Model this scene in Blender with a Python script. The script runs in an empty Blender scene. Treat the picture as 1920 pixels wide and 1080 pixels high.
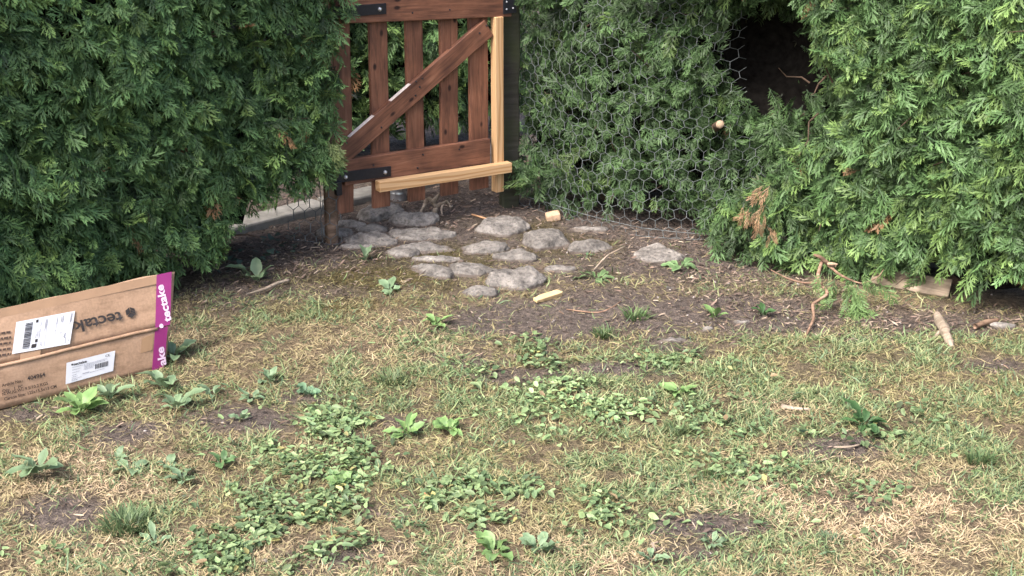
import bpy, bmesh, math, random
import numpy as np
from mathutils import Vector, Matrix

random.seed(7)
rng = np.random.default_rng(11)
scene = bpy.context.scene
COL = scene.collection
R = math.radians

# ------------------------------------------------------------------ camera
CAM_H, PITCH, FPX = 1.5, R(20.0), 2600.0          # eye height, look-down angle, focal length in photo pixels
cam_data = bpy.data.cameras.new('camera')
cam_data.sensor_width = 36.0
cam_data.lens = 36.0 * FPX / 1920.0
cam_data.clip_end = 400.0
cam = bpy.data.objects.new('camera', cam_data)
cam.location = (0, 0, CAM_H)
cam.rotation_euler = (R(90) - PITCH, 0, 0)
COL.objects.link(cam)
scene.camera = cam

# ------------------------------------------------------------------ sky, sun, exposure
SUN_AZ = (-0.68, -0.73)
SUN_EL = R(52)
world = bpy.data.worlds.new('World')
scene.world = world
world.use_nodes = True
wn = world.node_tree.nodes
wl = world.node_tree.links
wn.clear()
wout = wn.new('ShaderNodeOutputWorld')
wbg = wn.new('ShaderNodeBackground')
sky = wn.new('ShaderNodeTexSky')
sky.sky_type = 'NISHITA'
sky.sun_disc = False
sky.sun_elevation = SUN_EL
sky.sun_rotation = math.atan2(SUN_AZ[0], SUN_AZ[1])
sky.air_density = 1.0
sky.dust_density = 5.0
sky.ozone_density = 1.0
wbg.inputs['Strength'].default_value = 0.13
wl.new(sky.outputs[0], wbg.inputs['Color'])
wl.new(wbg.outputs[0], wout.inputs['Surface'])

sun_data = bpy.data.lights.new('sun', 'SUN')
sun_data.energy = 1.5
sun_data.angle = R(14)
sun_data.color = (1.0, 0.975, 0.945)
sun = bpy.data.objects.new('sun', sun_data)
to_sun = Vector((SUN_AZ[0] * math.cos(SUN_EL), SUN_AZ[1] * math.cos(SUN_EL), math.sin(SUN_EL)))
sun.rotation_euler = to_sun.to_track_quat('Z', 'Y').to_euler()
COL.objects.link(sun)

scene.view_settings.view_transform = 'Standard'
scene.view_settings.look = 'None'
scene.view_settings.gamma = 1.0
scene.view_settings.exposure = 2.05
scene.view_settings.use_curve_mapping = False
scene.cycles.max_bounces = 8
scene.cycles.transparent_max_bounces = 6

# ------------------------------------------------------------------ measuring helpers
CP, SP = math.cos(PITCH), math.sin(PITCH)
FWD = Vector((0, CP, -SP))
UPV = Vector((0, SP, CP))
EYE = Vector((0, 0, CAM_H))

def ray(px, py):
    return Vector((1, 0, 0)) * ((px - 960) / FPX) - UPV * ((py - 540) / FPX) + FWD

def gp(px, py, z=0.0):
    """where the sight line through a photo pixel meets the height z"""
    d = ray(px, py)
    return EYE + d * ((z - CAM_H) / d.z)

def at(px, py, Y):
    d = ray(px, py)
    return EYE + d * (Y / d.y)

def on_plane(px, py, p0, n):
    d = ray(px, py)
    return EYE + d * ((p0 - EYE).dot(n) / d.dot(n))

def mpp(p):
    """metres per photo pixel at a point"""
    return (Vector(p) - EYE).dot(FWD) / FPX

# ------------------------------------------------------------------ noise
def _hash(ix, iy, iz, seed):
    v = np.sin(ix * 127.1 + iy * 311.7 + iz * 74.7 + seed * 19.19) * 43758.5453
    return v - np.floor(v)

def vnoise(x, y, z=0.0, seed=0):
    x, y, z = np.broadcast_arrays(np.asarray(x, float), np.asarray(y, float), np.asarray(z, float))
    ix, iy, iz = np.floor(x), np.floor(y), np.floor(z)
    fx, fy, fz = x - ix, y - iy, z - iz
    fx, fy, fz = [f * f * (3 - 2 * f) for f in (fx, fy, fz)]
    r = 0
    for dx in (0, 1):
        for dy in (0, 1):
            for dz in (0, 1):
                w = (fx if dx else 1 - fx) * (fy if dy else 1 - fy) * (fz if dz else 1 - fz)
                r = r + w * _hash(ix + dx, iy + dy, iz + dz, seed)
    return r * 2 - 1

def fbm(x, y, z=0.0, seed=0, octaves=4, gain=0.5):
    a, r, f = 1.0, 0.0, 1.0
    for o in range(octaves):
        r = r + a * vnoise(np.asarray(x) * f, np.asarray(y) * f, np.asarray(z) * f, seed + o)
        a *= gain
        f *= 2.03
    return r

# ------------------------------------------------------------------ material helpers
class NT:
    def __init__(self, name):
        self.m = bpy.data.materials.new(name)
        self.m.use_nodes = True
        self.t = self.m.node_tree
        self.t.nodes.clear()
        self.out = self.n('ShaderNodeOutputMaterial')
    def n(self, typ, **kw):
        nd = self.t.nodes.new(typ)
        for k, v in kw.items():
            setattr(nd, k, v)
        return nd
    def l(self, a, b):
        self.t.links.new(a, b)
    def coords(self, kind='Object', scale=(1, 1, 1), loc=(0, 0, 0)):
        c = self.n('ShaderNodeTexCoord')
        mp = self.n('ShaderNodeMapping')
        mp.inputs['Scale'].default_value = scale
        mp.inputs['Location'].default_value = loc
        self.l(c.outputs[kind], mp.inputs['Vector'])
        return mp.outputs[0]
    def noise(self, vec, scale, detail=6, rough=0.6, dist=0.0):
        t = self.n('ShaderNodeTexNoise')
        t.inputs['Scale'].default_value = scale
        t.inputs['Detail'].default_value = detail
        t.inputs['Roughness'].default_value = rough
        t.inputs['Distortion'].default_value = dist
        if vec is not None:
            self.l(vec, t.inputs['Vector'])
        return t
    def ramp(self, fac, stops):
        r = self.n('ShaderNodeValToRGB')
        e = r.color_ramp.elements
        while len(e) < len(stops):
            e.new(0.5)
        for i, (p, c) in enumerate(stops):
            e[i].position = p
            e[i].color = (*c, 1) if len(c) == 3 else c
        self.l(fac, r.inputs[0])
        return r.outputs[0]
    def mix(self, fac, a, b, mode='MIX'):
        x = self.n('ShaderNodeMix', data_type='RGBA', blend_type=mode)
        if isinstance(fac, (int, float)):
            x.inputs[0].default_value = fac
        else:
            self.l(fac, x.inputs[0])
        for i, v in ((6, a), (7, b)):
            if isinstance(v, tuple):
                x.inputs[i].default_value = (*v, 1) if len(v) == 3 else v
            else:
                self.l(v, x.inputs[i])
        return x.outputs[2]
    def bump(self, h, strength=0.4, dist=0.01, prev=None):
        b = self.n('ShaderNodeBump')
        b.inputs['Strength'].default_value = strength
        b.inputs['Distance'].default_value = dist
        self.l(h, b.inputs['Height'])
        if prev is not None:
            self.l(prev, b.inputs['Normal'])
        return b.outputs[0]
    def bsdf(self, color, rough=0.7, spec=0.3, normal=None, metal=0.0, coat=0.0):
        p = self.n('ShaderNodeBsdfPrincipled')
        if isinstance(color, tuple):
            p.inputs['Base Color'].default_value = (*color, 1)
        else:
            self.l(color, p.inputs['Base Color'])
        if isinstance(rough, (int, float)):
            p.inputs['Roughness'].default_value = rough
        else:
            self.l(rough, p.inputs['Roughness'])
        p.inputs['Specular IOR Level'].default_value = spec
        p.inputs['Metallic'].default_value = metal
        p.inputs['Coat Weight'].default_value = coat
        if normal is not None:
            self.l(normal, p.inputs['Normal'])
        return p.outputs[0]
    def done(self, sh):
        self.l(sh, self.out.inputs['Surface'])
        return self.m

def mat_leaf(name, transl=0.25, rough=0.5, spec=0.35):
    """thin leaf tissue: colour from the mesh, some light passes through"""
    t = NT(name)
    a = t.n('ShaderNodeAttribute', attribute_name='col')
    oi = t.n('ShaderNodeObjectInfo')
    hsv = t.n('ShaderNodeHueSaturation')
    mr = t.n('ShaderNodeMapRange')
    mr.inputs[3].default_value = 0.8
    mr.inputs[4].default_value = 1.2
    t.l(oi.outputs['Random'], mr.inputs[0])
    t.l(mr.outputs[0], hsv.inputs['Value'])
    t.l(a.outputs['Color'], hsv.inputs['Color'])
    p = t.bsdf(hsv.outputs[0], rough, spec)
    tr = t.n('ShaderNodeBsdfTranslucent')
    t.l(hsv.outputs[0], tr.inputs['Color'])
    mx = t.n('ShaderNodeMixShader')
    mx.inputs[0].default_value = transl
    t.l(p, mx.inputs[1])
    t.l(tr.outputs[0], mx.inputs[2])
    return t.done(mx.outputs[0])

def mat_attr(name, rough=0.8, spec=0.2, transl=0.0):
    t = NT(name)
    a = t.n('ShaderNodeAttribute', attribute_name='col')
    return t.done(t.bsdf(a.outputs['Color'], rough, spec))

def mat_stained_wood():
    t = NT('stained_wood')
    oi = t.n('ShaderNodeObjectInfo')
    c = t.n('ShaderNodeTexCoord')
    add = t.n('ShaderNodeVectorMath', operation='ADD')
    sc = t.n('ShaderNodeVectorMath', operation='SCALE')
    comb = t.n('ShaderNodeCombineXYZ')
    for i in range(3):
        t.l(oi.outputs['Random'], comb.inputs[i])
    t.l(comb.outputs[0], sc.inputs[0]); sc.inputs['Scale'].default_value = 37.0
    t.l(c.outputs['Object'], add.inputs[0]); t.l(sc.outputs[0], add.inputs[1])
    mp = t.n('ShaderNodeMapping'); mp.inputs['Scale'].default_value = (2.5, 30, 30)
    t.l(add.outputs[0], mp.inputs['Vector'])
    g = t.noise(mp.outputs[0], 3.0, 8, 0.65, 0.6)
    col = t.ramp(g.outputs[0], [(0.28, (0.066, 0.030, 0.020)), (0.5, (0.158, 0.070, 0.042)), (0.72, (0.228, 0.110, 0.070))])
    mp2 = t.n('ShaderNodeMapping'); mp2.inputs['Scale'].default_value = (1, 1, 1)
    t.l(add.outputs[0], mp2.inputs['Vector'])
    big = t.noise(mp2.outputs[0], 9, 3, 0.5)
    bigr = t.ramp(big.outputs[0], [(0.35, (0.62, 0.60, 0.62)), (0.65, (1.15, 1.1, 1.05))])
    col = t.mix(1.0, col, bigr, 'MULTIPLY')
    mp3 = t.n('ShaderNodeMapping'); mp3.inputs['Scale'].default_value = (9, 16, 16)
    t.l(add.outputs[0], mp3.inputs['Vector'])
    vo = t.n('ShaderNodeTexVoronoi'); vo.inputs['Scale'].default_value = 1.0
    t.l(mp3.outputs[0], vo.inputs['Vector'])
    kn = t.ramp(vo.outputs['Distance'], [(0.07, (1, 1, 1)), (0.14, (0, 0, 0))])
    col = t.mix(kn, col, (0.022, 0.009, 0.007))
    nb = t.bump(g.outputs[0], 0.35, 0.003)
    rr = t.ramp(g.outputs[0], [(0.3, (0.62,) * 3), (0.7, (0.45,) * 3)])
    return t.done(t.bsdf(col, rr, 0.35, nb))

def mat_pine():
    t = NT('new_pine')
    v = t.coords('Object', (1.1, 9, 9))
    d = t.noise(v, 1.6, 3, 0.5, 1.5)
    w = t.n('ShaderNodeTexWave', wave_type='BANDS', bands_direction='Z')
    w.inputs['Scale'].default_value = 2.2
    w.inputs['Distortion'].default_value = 9.0
    w.inputs['Detail'].default_value = 2.0
    w.inputs['Detail Scale'].default_value = 0.9
    t.l(v, w.inputs['Vector'])
    col = t.ramp(w.outputs['Fac'], [(0.0, (0.50, 0.325, 0.175)), (0.62, (0.48, 0.305, 0.16)), (0.9, (0.34, 0.185, 0.08)), (1.0, (0.40, 0.23, 0.105))])
    f = t.noise(t.coords('Object', (4, 160, 160)), 1.0, 3, 0.5)
    fr = t.ramp(f.outputs[0], [(0.3, (0.88, 0.86, 0.84)), (0.7, (1.06, 1.05, 1.04))])
    col = t.mix(1.0, col, fr, 'MULTIPLY')
    col = t.mix(t.ramp(d.outputs[0], [(0.55, (0, 0, 0)), (0.8, (0.5, 0.5, 0.5))]), col, (0.42, 0.27, 0.14))
    nb = t.bump(f.outputs[0], 0.2, 0.001)
    return t.done(t.bsdf(col, 0.62, 0.3, nb))

def mat_old_wood(name, c0, c1, c2):
    t = NT(name)
    v = t.coords('Object', (3, 40, 40))
    g = t.noise(v, 1.5, 8, 0.65, 0.8)
    col = t.ramp(g.outputs[0], [(0.3, c0), (0.52, c1), (0.72, c2)])
    b = t.noise(t.coords('Object'), 14, 4, 0.6)
    col = t.mix(1.0, col, t.ramp(b.outputs[0], [(0.35, (0.6, 0.62, 0.58)), (0.65, (1.12, 1.1, 1.08))]), 'MULTIPLY')
    return t.done(t.bsdf(col, 0.85, 0.15, t.bump(g.outputs[0], 0.6, 0.004)))

def mat_stone():
    t = NT('field_stone')
    oi = t.n('ShaderNodeObjectInfo')
    c = t.n('ShaderNodeTexCoord')
    add = t.n('ShaderNodeVectorMath', operation='ADD')
    t.l(c.outputs['Object'], add.inputs[0]); t.l(oi.outputs['Location'], add.inputs[1])
    v = add.outputs[0]
    n1 = t.noise(v, 22, 8, 0.62)
    n2 = t.noise(v, 90, 6, 0.7)
    n3 = t.noise(v, 260, 3, 0.6)
    col = t.ramp(n1.outputs[0], [(0.30, (0.075, 0.068, 0.062)), (0.47, (0.135, 0.123, 0.112)), (0.66, (0.215, 0.197, 0.178))])
    col = t.mix(1.0, col, t.ramp(n2.outputs[0], [(0.36, (0.58, 0.57, 0.57)), (0.5, (1, 1, 1)), (0.66, (1.25, 1.23, 1.2))]), 'MULTIPLY')
    col = t.mix(t.ramp(n2.outputs[0], [(0.28, (1, 1, 1)), (0.37, (0, 0, 0))]), col, (0.03, 0.027, 0.026))
    vr = t.n('ShaderNodeMapRange'); vr.inputs[3].default_value = 0.78; vr.inputs[4].default_value = 1.32
    t.l(oi.outputs['Random'], vr.inputs[0])
    h = t.n('ShaderNodeHueSaturation'); t.l(vr.outputs[0], h.inputs['Value']); t.l(col, h.inputs['Color'])
    # earth washed onto the stone near its buried rim
    sep = t.n('ShaderNodeSeparateXYZ'); t.l(c.outputs['Object'], sep.inputs[0])
    ma = t.n('ShaderNodeMath', operation='MULTIPLY_ADD'); t.l(n1.outputs[0], ma.inputs[0]); ma.inputs[1].default_value = -0.011
    t.l(sep.outputs['Z'], ma.inputs[2])
    col = t.mix(t.ramp(ma.outputs[0], [(0.0, (0.7,) * 3), (0.004, (0, 0, 0))]), h.outputs[0], (0.075, 0.055, 0.043))
    nb = t.bump(n1.outputs[0], 0.8, 0.012)
    nb = t.bump(n2.outputs[0], 0.9, 0.005, nb)
    nb = t.bump(n3.outputs[0], 0.35, 0.001, nb)
    return t.done(t.bsdf(col, 0.85, 0.22, nb))

def mat_ground():
    t = NT('garden_soil')
    a = t.n('ShaderNodeAttribute', attribute_name='col')
    v = t.coords('Object')
    n1 = t.noise(v, 55, 9, 0.75)
    n2 = t.noise(v, 300, 5, 0.75)
    col = t.mix(1.0, a.outputs['Color'], t.ramp(n1.outputs[0], [(0.34, (0.38, 0.36, 0.36)), (0.5, (1, 1, 1)), (0.66, (1.75, 1.68, 1.6))]), 'MULTIPLY')
    col = t.mix(1.0, col, t.ramp(n2.outputs[0], [(0.36, (0.45, 0.44, 0.44)), (0.5, (1, 1, 1)), (0.64, (1.75, 1.7, 1.6))]), 'MULTIPLY')
    nb = t.bump(n1.outputs[0], 0.9, 0.02)
    nb = t.bump(n2.outputs[0], 0.8, 0.005, nb)
    return t.done(t.bsdf(col, 0.95, 0.1, nb))

def mat_cardboard(name='cardboard', k=1.0):
    t = NT(name)
    v = t.coords('Object')
    n1 = t.noise(v, 7, 4, 0.6)
    n2 = t.noise(v, 140, 5, 0.65)
    col = t.ramp(n1.outputs[0], [(0.3, (0.28 * k, 0.178 * k, 0.114 * k)), (0.7, (0.34 * k, 0.22 * k, 0.145 * k))])
    col = t.mix(1.0, col, t.ramp(n2.outputs[0], [(0.3, (0.86, 0.86, 0.86)), (0.7, (1.1, 1.1, 1.1))]), 'MULTIPLY')
    st = t.noise(t.coords('Object', (2, 2, 5)), 5, 6, 0.7)
    col = t.mix(1.0, col, t.ramp(st.outputs[0], [(0.36, (0.72, 0.70, 0.68)), (0.52, (1, 1, 1))]), 'MULTIPLY')
    fl = t.n('ShaderNodeTexWave', wave_type='BANDS', bands_direction='X')
    fl.inputs['Scale'].default_value = 40.0
    t.l(v, fl.inputs['Vector'])
    nb = t.bump(fl.outputs['Fac'], 0.08, 0.001)
    nb = t.bump(n1.outputs[0], 0.25, 0.02, nb)
    return t.done(t.bsdf(col, 0.78, 0.22, nb))

def mat_simple(name, col, rough=0.6, spec=0.3, metal=0.0, var=0.15, scale=60):
    t = NT(name)
    n = t.noise(t.coords('Object'), scale, 5, 0.6)
    c = t.ramp(n.outputs[0], [(0.3, tuple(x * (1 - var) for x in col)), (0.7, tuple(min(1, x * (1 + var)) for x in col))])
    return t.done(t.bsdf(c, rough, spec, None, metal))

def mat_mossy_post():
    t = NT('mossy_post')
    v = t.coords('Object')
    g = t.noise(t.coords('Object', (30, 30, 2.5)), 2.0, 7, 0.65)
    m = t.noise(v, 8, 5, 0.6)
    col = t.ramp(g.outputs[0], [(0.3, (0.020, 0.018, 0.016)), (0.7, (0.055, 0.051, 0.042))])
    col = t.mix(t.ramp(m.outputs[0], [(0.4, (0, 0, 0)), (0.62, (0.8, 0.8, 0.8))]), col, (0.036, 0.042, 0.020))
    return t.done(t.bsdf(col, 0.9, 0.15, t.bump(g.outputs[0], 0.5, 0.004)))

def mat_concrete():
    t = NT('pale_concrete')
    v = t.coords('Object')
    n = t.noise(v, 30, 7, 0.65)
    n2 = t.noise(v, 5, 4, 0.6)
    col = t.ramp(n.outputs[0], [(0.3, (0.17, 0.16, 0.145)), (0.7, (0.28, 0.265, 0.24))])
    col = t.mix(1.0, col, t.ramp(n2.outputs[0], [(0.35, (0.7, 0.7, 0.68)), (0.65, (1.1, 1.1, 1.1))]), 'MULTIPLY')
    return t.done(t.bsdf(col, 0.9, 0.2, t.bump(n.outputs[0], 0.4, 0.004)))

M_SPRAY = mat_leaf('conifer_spray', 0.13, 0.55, 0.3)
M_LEAF = mat_leaf('weed_leaf', 0.28, 0.5, 0.35)
M_GRASS = mat_leaf('grass_blade', 0.3, 0.55, 0.3)
M_DRY = mat_leaf('dry_blade', 0.2, 0.7, 0.2)
M_LITTER = mat_attr('litter', 0.85, 0.15)
M_STAIN = mat_stained_wood()
M_PINE = mat_pine()
M_BARE = mat_simple('bare_bleached_wood', (0.60, 0.52, 0.47), 0.8, 0.2, 0, 0.2, 90)
M_STONE = mat_stone()
M_GROUND = mat_ground()
M_CARD = mat_cardboard()
M_CARDEDGE = mat_simple('cardboard_raw_edge', (0.62, 0.50, 0.40), 0.9, 0.1, 0, 0.25, 200)
M_BROWNTAPE = mat_simple('clear_brown_tape', (0.27, 0.165, 0.095), 0.35, 0.4, 0, 0.1, 20)
M_PURPLE = mat_simple('purple_tape', (0.195, 0.018, 0.112), 0.38, 0.4, 0, 0.12, 12)
M_WHITE = mat_simple('label_paper', (0.50, 0.50, 0.525), 0.5, 0.3, 0, 0.04, 30)
M_INK = mat_simple('black_ink', (0.028, 0.024, 0.024), 0.7, 0.2, 0, 0.3, 80)
M_FADEINK = mat_simple('faded_ink', (0.060, 0.040, 0.032), 0.75, 0.2, 0, 0.3, 80)
M_GREYINK = mat_simple('grey_ink', (0.22, 0.22, 0.25), 0.7, 0.2, 0, 0.3, 80)
M_TAPEWHITE = mat_simple('tape_lettering', (0.55, 0.42, 0.52), 0.4, 0.4, 0, 0.06, 80)
M_BLACKMETAL = mat_simple('black_painted_steel', (0.012, 0.012, 0.016), 0.42, 0.4, 0.0, 0.3, 120)
M_BOLT = mat_simple('zinc_bolt', (0.62, 0.63, 0.66), 0.3, 0.5, 0.9, 0.15, 120)
M_WIRE = mat_simple('galvanised_wire', (0.115, 0.127, 0.13), 0.7, 0.3, 0.2, 0.5, 30)
M_TIN = mat_simple('galvanised_tin', (0.60, 0.62, 0.66), 0.3, 0.5, 0.9, 0.15, 40)
M_POST = mat_mossy_post()
M_STAKE = mat_old_wood('weathered_stake', (0.09, 0.058, 0.042), (0.19, 0.125, 0.090), (0.29, 0.20, 0.145))
M_GREYWOOD = mat_old_wood('grey_dead_wood', (0.16, 0.12, 0.09), (0.30, 0.24, 0.19), (0.44, 0.37, 0.30))
M_PLANKOLD = mat_old_wood('grey_plank', (0.10, 0.08, 0.06), (0.22, 0.175, 0.13), (0.33, 0.27, 0.21))
M_TWIG = mat_old_wood('bark_twig', (0.10, 0.06, 0.042), (0.22, 0.14, 0.10), (0.34, 0.23, 0.165))
M_TRUNK = mat_old_wood('conifer_bark', (0.03, 0.02, 0.015), (0.075, 0.05, 0.037), (0.13, 0.09, 0.066))
M_CORE = mat_simple('painted_core_shade', (0.010, 0.009, 0.008), 0.95, 0.05, 0, 0.6, 40)  # painted near black so gaps in the foliage read as deep shade
M_CONCRETE = mat_concrete()
M_CUTWOOD = mat_simple('fresh_cut_wood', (0.46, 0.33, 0.175), 0.7, 0.2, 0, 0.14, 50)
M_CUTEND = mat_simple('cut_branch_end', (0.26, 0.19, 0.13), 0.75, 0.2, 0, 0.15, 120)
M_BARKBLOCK = mat_simple('orange_wood_block', (0.42, 0.29, 0.19), 0.85, 0.15, 0, 0.3, 60)

# ------------------------------------------------------------------ object helpers
def link(o, parent=None):
    COL.objects.link(o)
    if parent is not None:
        o.parent = parent
    return o

def tag(o, label=None, cat=None, group=None, kind=None):
    if label: o['label'] = label
    if cat: o['category'] = cat
    if group: o['group'] = group
    if kind: o['kind'] = kind
    return o

def empty(name, loc=(0, 0, 0), rz=0.0):
    o = bpy.data.objects.new(name, None)
    o.empty_display_size = 0.05
    o.location = loc
    o.rotation_euler = (0, 0, rz)
    return link(o)

def tri_mesh(name, V, F, C=None, smooth=False):
    """fast triangle mesh from arrays, with an optional colour per vertex"""
    V = np.ascontiguousarray(V, np.float32); F = np.ascontiguousarray(F, np.int32)
    me = bpy.data.meshes.new(name)
    me.vertices.add(len(V)); me.vertices.foreach_set('co', V.ravel())
    me.loops.add(F.size); me.loops.foreach_set('vertex_index', F.ravel())
    me.polygons.add(len(F))
    me.polygons.foreach_set('loop_start', np.arange(0, F.size, 3, dtype=np.int32))
    me.polygons.foreach_set('loop_total', np.full(len(F), 3, np.int32))
    if smooth:
        me.polygons.foreach_set('use_smooth', np.ones(len(F), bool))
    if C is not None:
        at_ = me.attributes.new('col', 'FLOAT_COLOR', 'POINT')
        CC = np.ones((len(V), 4), np.float32); CC[:, :3] = C
        at_.data.foreach_set('color', CC.ravel())
    me.update(calc_edges=True)
    return me

def mesh_obj(name, me, mat, parent=None):
    if isinstance(mat, (list, tuple)):
        for m in mat: me.materials.append(m)
    else:
        me.materials.append(mat)
    o = bpy.data.objects.new(name, me)
    return link(o, parent)

def bm_obj(name, bm, mat, parent=None, smooth=False):
    bmesh.ops.recalc_face_normals(bm, faces=bm.faces[:])
    me = bpy.data.meshes.new(name)
    bm.to_mesh(me); bm.free()
    if smooth:
        for p in me.polygons: p.use_smooth = True
    return mesh_obj(name, me, mat, parent)

def box_bm(sx, sy, sz, bevel=0.002, segs=2, cuts=0, jitter=0.0, seed=0):
    """box centred on its origin"""
    bm = bmesh.new()
    bmesh.ops.create_cube(bm, size=1.0)
    bmesh.ops.scale(bm, vec=(sx, sy, sz), verts=bm.verts)
    if bevel:
        bmesh.ops.bevel(bm, geom=bm.edges[:], offset=bevel, segments=segs, profile=0.5, affect='EDGES')
    if cuts:
        for i in range(1, cuts + 1):
            x = -sx / 2 + sx * i / (cuts + 1)
            bmesh.ops.bisect_plane(bm, geom=bm.verts[:] + bm.edges[:] + bm.faces[:], plane_co=(x, 0, 0), plane_no=(1, 0, 0))
        if jitter:
            for v in bm.verts:
                n = [float(vnoise(v.co.x * 9 + seed * 3.1, k * 5.0 + seed, 0)) for k in (1, 2)]
                v.co.y += n[0] * jitter; v.co.z += n[1] * jitter
    return bm

def tube_arrays(pts, rad, sides=8, wob=0.0, seed=0, cap=True):
    P = np.array([tuple(p) for p in pts], float); n = len(P)
    rad = np.broadcast_to(np.asarray(rad, float), (n,))
    T = np.gradient(P, axis=0); T /= np.linalg.norm(T, axis=1, keepdims=True) + 1e-9
    up = np.array([0.13, 0.21, 0.97])
    if abs(T[0] @ up) > 0.9: up = np.array([0.97, 0.2, 0.1])
    V = []
    for i in range(n):
        a = np.cross(T[i], up); a /= np.linalg.norm(a) + 1e-9
        b = np.cross(T[i], a); up = -np.cross(T[i], a) if False else up
        for k in range(sides):
            th = 2 * math.pi * k / sides
            r = rad[i] * (1 + (wob * float(vnoise(i * 0.7 + seed, math.cos(th) * 1.5 + 3, math.sin(th) * 1.5 + seed)) if wob else 0))
            V.append(P[i] + r * (a * math.cos(th) + b * math.sin(th)))
    F = []
    for i in range(n - 1):
        for k in range(sides):
            k2 = (k + 1) % sides
            p, q, r_, s = i * sides + k, i * sides + k2, (i + 1) * sides + k2, (i + 1) * sides + k
            F += [(p, q, r_), (p, r_, s)]
    if cap:
        for base, c in ((0, P[0]), ((n - 1) * sides, P[-1])):
            V.append(c); ci = len(V) - 1
            for k in range(sides):
                F.append((base + k, base + (k + 1) % sides, ci))
    return np.array(V), np.array(F)

def join_arrays(parts):
    V, F, o = [], [], 0
    for v, f in parts:
        V.append(v); F.append(f + o); o += len(v)
    return np.concatenate(V), np.concatenate(F)

def smooth_path(pts, n=6):
    """Catmull-Rom through points"""
    P = [Vector(p) for p in pts]; P = [P[0] * 2 - P[1]] + P + [P[-1] * 2 - P[-2]]
    out = []
    for i in range(1, len(P) - 2):
        for k in range(n):
            t = k / n
            a, b, c, d = P[i - 1], P[i], P[i + 1], P[i + 2]
            out.append(0.5 * ((2 * b) + (c - a) * t + (2 * a - 5 * b + 4 * c - d) * t * t + (3 * b - a - 3 * c + d) * t ** 3))
    out.append(P[-2])
    return out

# ------------------------------------------------------------------ ground zones
def ell(px, py, rx, ry, w=1.0):
    c = gp(px, py); m = mpp(c)
    th = math.atan2(CAM_H, c.y)
    return (c.x, c.y, rx * m, ry * m / math.sin(th), w)

def blobs(x, y, L):
    r = np.zeros_like(np.asarray(x, float))
    for cx, cy, a, b, w in L:
        d = ((x - cx) / a) ** 2 + ((y - cy) / b) ** 2
        r = np.maximum(r, w * np.exp(-d * 0.9))
    return r

DIRT = [ell(1130, 590, 300, 66), ell(950, 480, 330, 80, 1), ell(960, 590, 200, 46, .9), ell(1400, 590, 220, 50, 1), ell(430, 530, 160, 45, .95),
        ell(640, 545, 110, 24, .8), ell(1750, 600, 220, 36, .95), ell(470, 785, 120, 32, 1.25), ell(565, 745, 70, 26, 1.15), ell(240, 815, 75, 26, 1.15), ell(130, 960, 100, 40, 1.0),
        ell(1590, 835, 85, 20, 1.1), ell(1160, 695, 110, 20, 1.0), ell(1870, 690, 90, 22, .8), ell(880, 675, 80, 22, .95), ell(730, 790, 80, 22, .9),
        ell(640, 1040, 110, 28, .9), ell(1330, 985, 110, 26, .95), ell(1600, 950, 140, 26, .5), ell(1250, 650, 120, 22, .75), ell(60, 770, 120, 24, .9),
        ell(1000, 705, 160, 18, .75), ell(720, 960, 80, 30, .5), ell(1350, 1040, 130, 22, .6), ell(150, 610, 160, 40, .9)]
MOSS = [ell(720, 520, 150, 34, 1), ell(860, 480, 120, 30, .7), ell(1000, 455, 160, 40, .6), ell(690, 570, 140, 22, .6), ell(560, 590, 110, 22, .45)]
GREEN = [ell(1320, 740, 250, 90, 1), ell(1640, 650, 260, 40, 1), ell(1840, 740, 110, 60, .9), ell(900, 750, 150, 45, .7), ell(1180, 870, 260, 70, .75),
         ell(1750, 820, 140, 50, .6), ell(240, 990, 100, 40, .8), ell(650, 700, 200, 60, .45), ell(960, 810, 160, 45, .6), ell(1880, 900, 80, 120, .55),
         ell(1500, 860, 130, 50, .5), ell(520, 600, 130, 40, .45), ell(320, 700, 120, 60, .35), ell(1300, 1000, 200, 60, .35), ell(800, 900, 200, 60, .5)]
STRAW = [ell(1600, 960, 420, 130, 1), ell(150, 880, 260, 90, .9), ell(1000, 1060, 500, 60, .9), ell(500, 850, 160, 40, .6), ell(1450, 760, 110, 30, .8), ell(700, 650, 220, 70, .6), ell(300, 1040, 300, 60, .8), ell(250, 640, 200, 50, .6)]

def zones(x, y):
    n = fbm(x * 3.1, y * 3.1, 0, 3, 4)
    n2 = fbm(x * 9, y * 9, 0, 9, 3)
    n3 = fbm(x * 2.2 + 5, y * 2.2, 0, 21, 4)
    d = np.clip(blobs(x, y, DIRT) * 1.55 + 0.28 * n + 0.34 * n2 - 0.30, 0, 1)
    far = np.clip((y - 4.02 + .10 * n + .10 * n2) / 0.30, 0, 1)                        # the bare corner by the gate and under the hedges
    d = np.clip(np.maximum(d, far), 0, 1)
    m = np.clip(blobs(x, y, MOSS) * 1.5 + 0.5 * n2 - 0.30, 0, 1)
    g = np.clip(blobs(x, y, GREEN) * 1.15 + 0.35 * n3 + 0.3 * n2 + 0.14, 0, 1)
    s = np.clip(0.35 + blobs(x, y, STRAW) * 0.7 + 0.3 * n - 0.2 * g, 0, 1)
    return d, m, g, s

def gh(x, y):
    """height of the ground"""
    x = np.asarray(x, float); y = np.asarray(y, float)
    h = 0.007 * fbm(x * 2.3, y * 2.3, 0, 31, 3) + 0.003 * fbm(x * 14, y * 14, 0, 41, 3)
    return h

# ---------------------------------------------------------------- ground
def axis(lo, hi, step, ext, k=1.35):
    a = list(np.arange(lo, hi + 1e-6, step))
    s, v, left = step, lo, []
    while v > -ext: s *= k; v -= s; left.append(v)
    s, v, right = step, hi, []
    while v < ext: s *= k; v += s; right.append(v)
    return np.array(left[::-1] + a + right)

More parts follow.
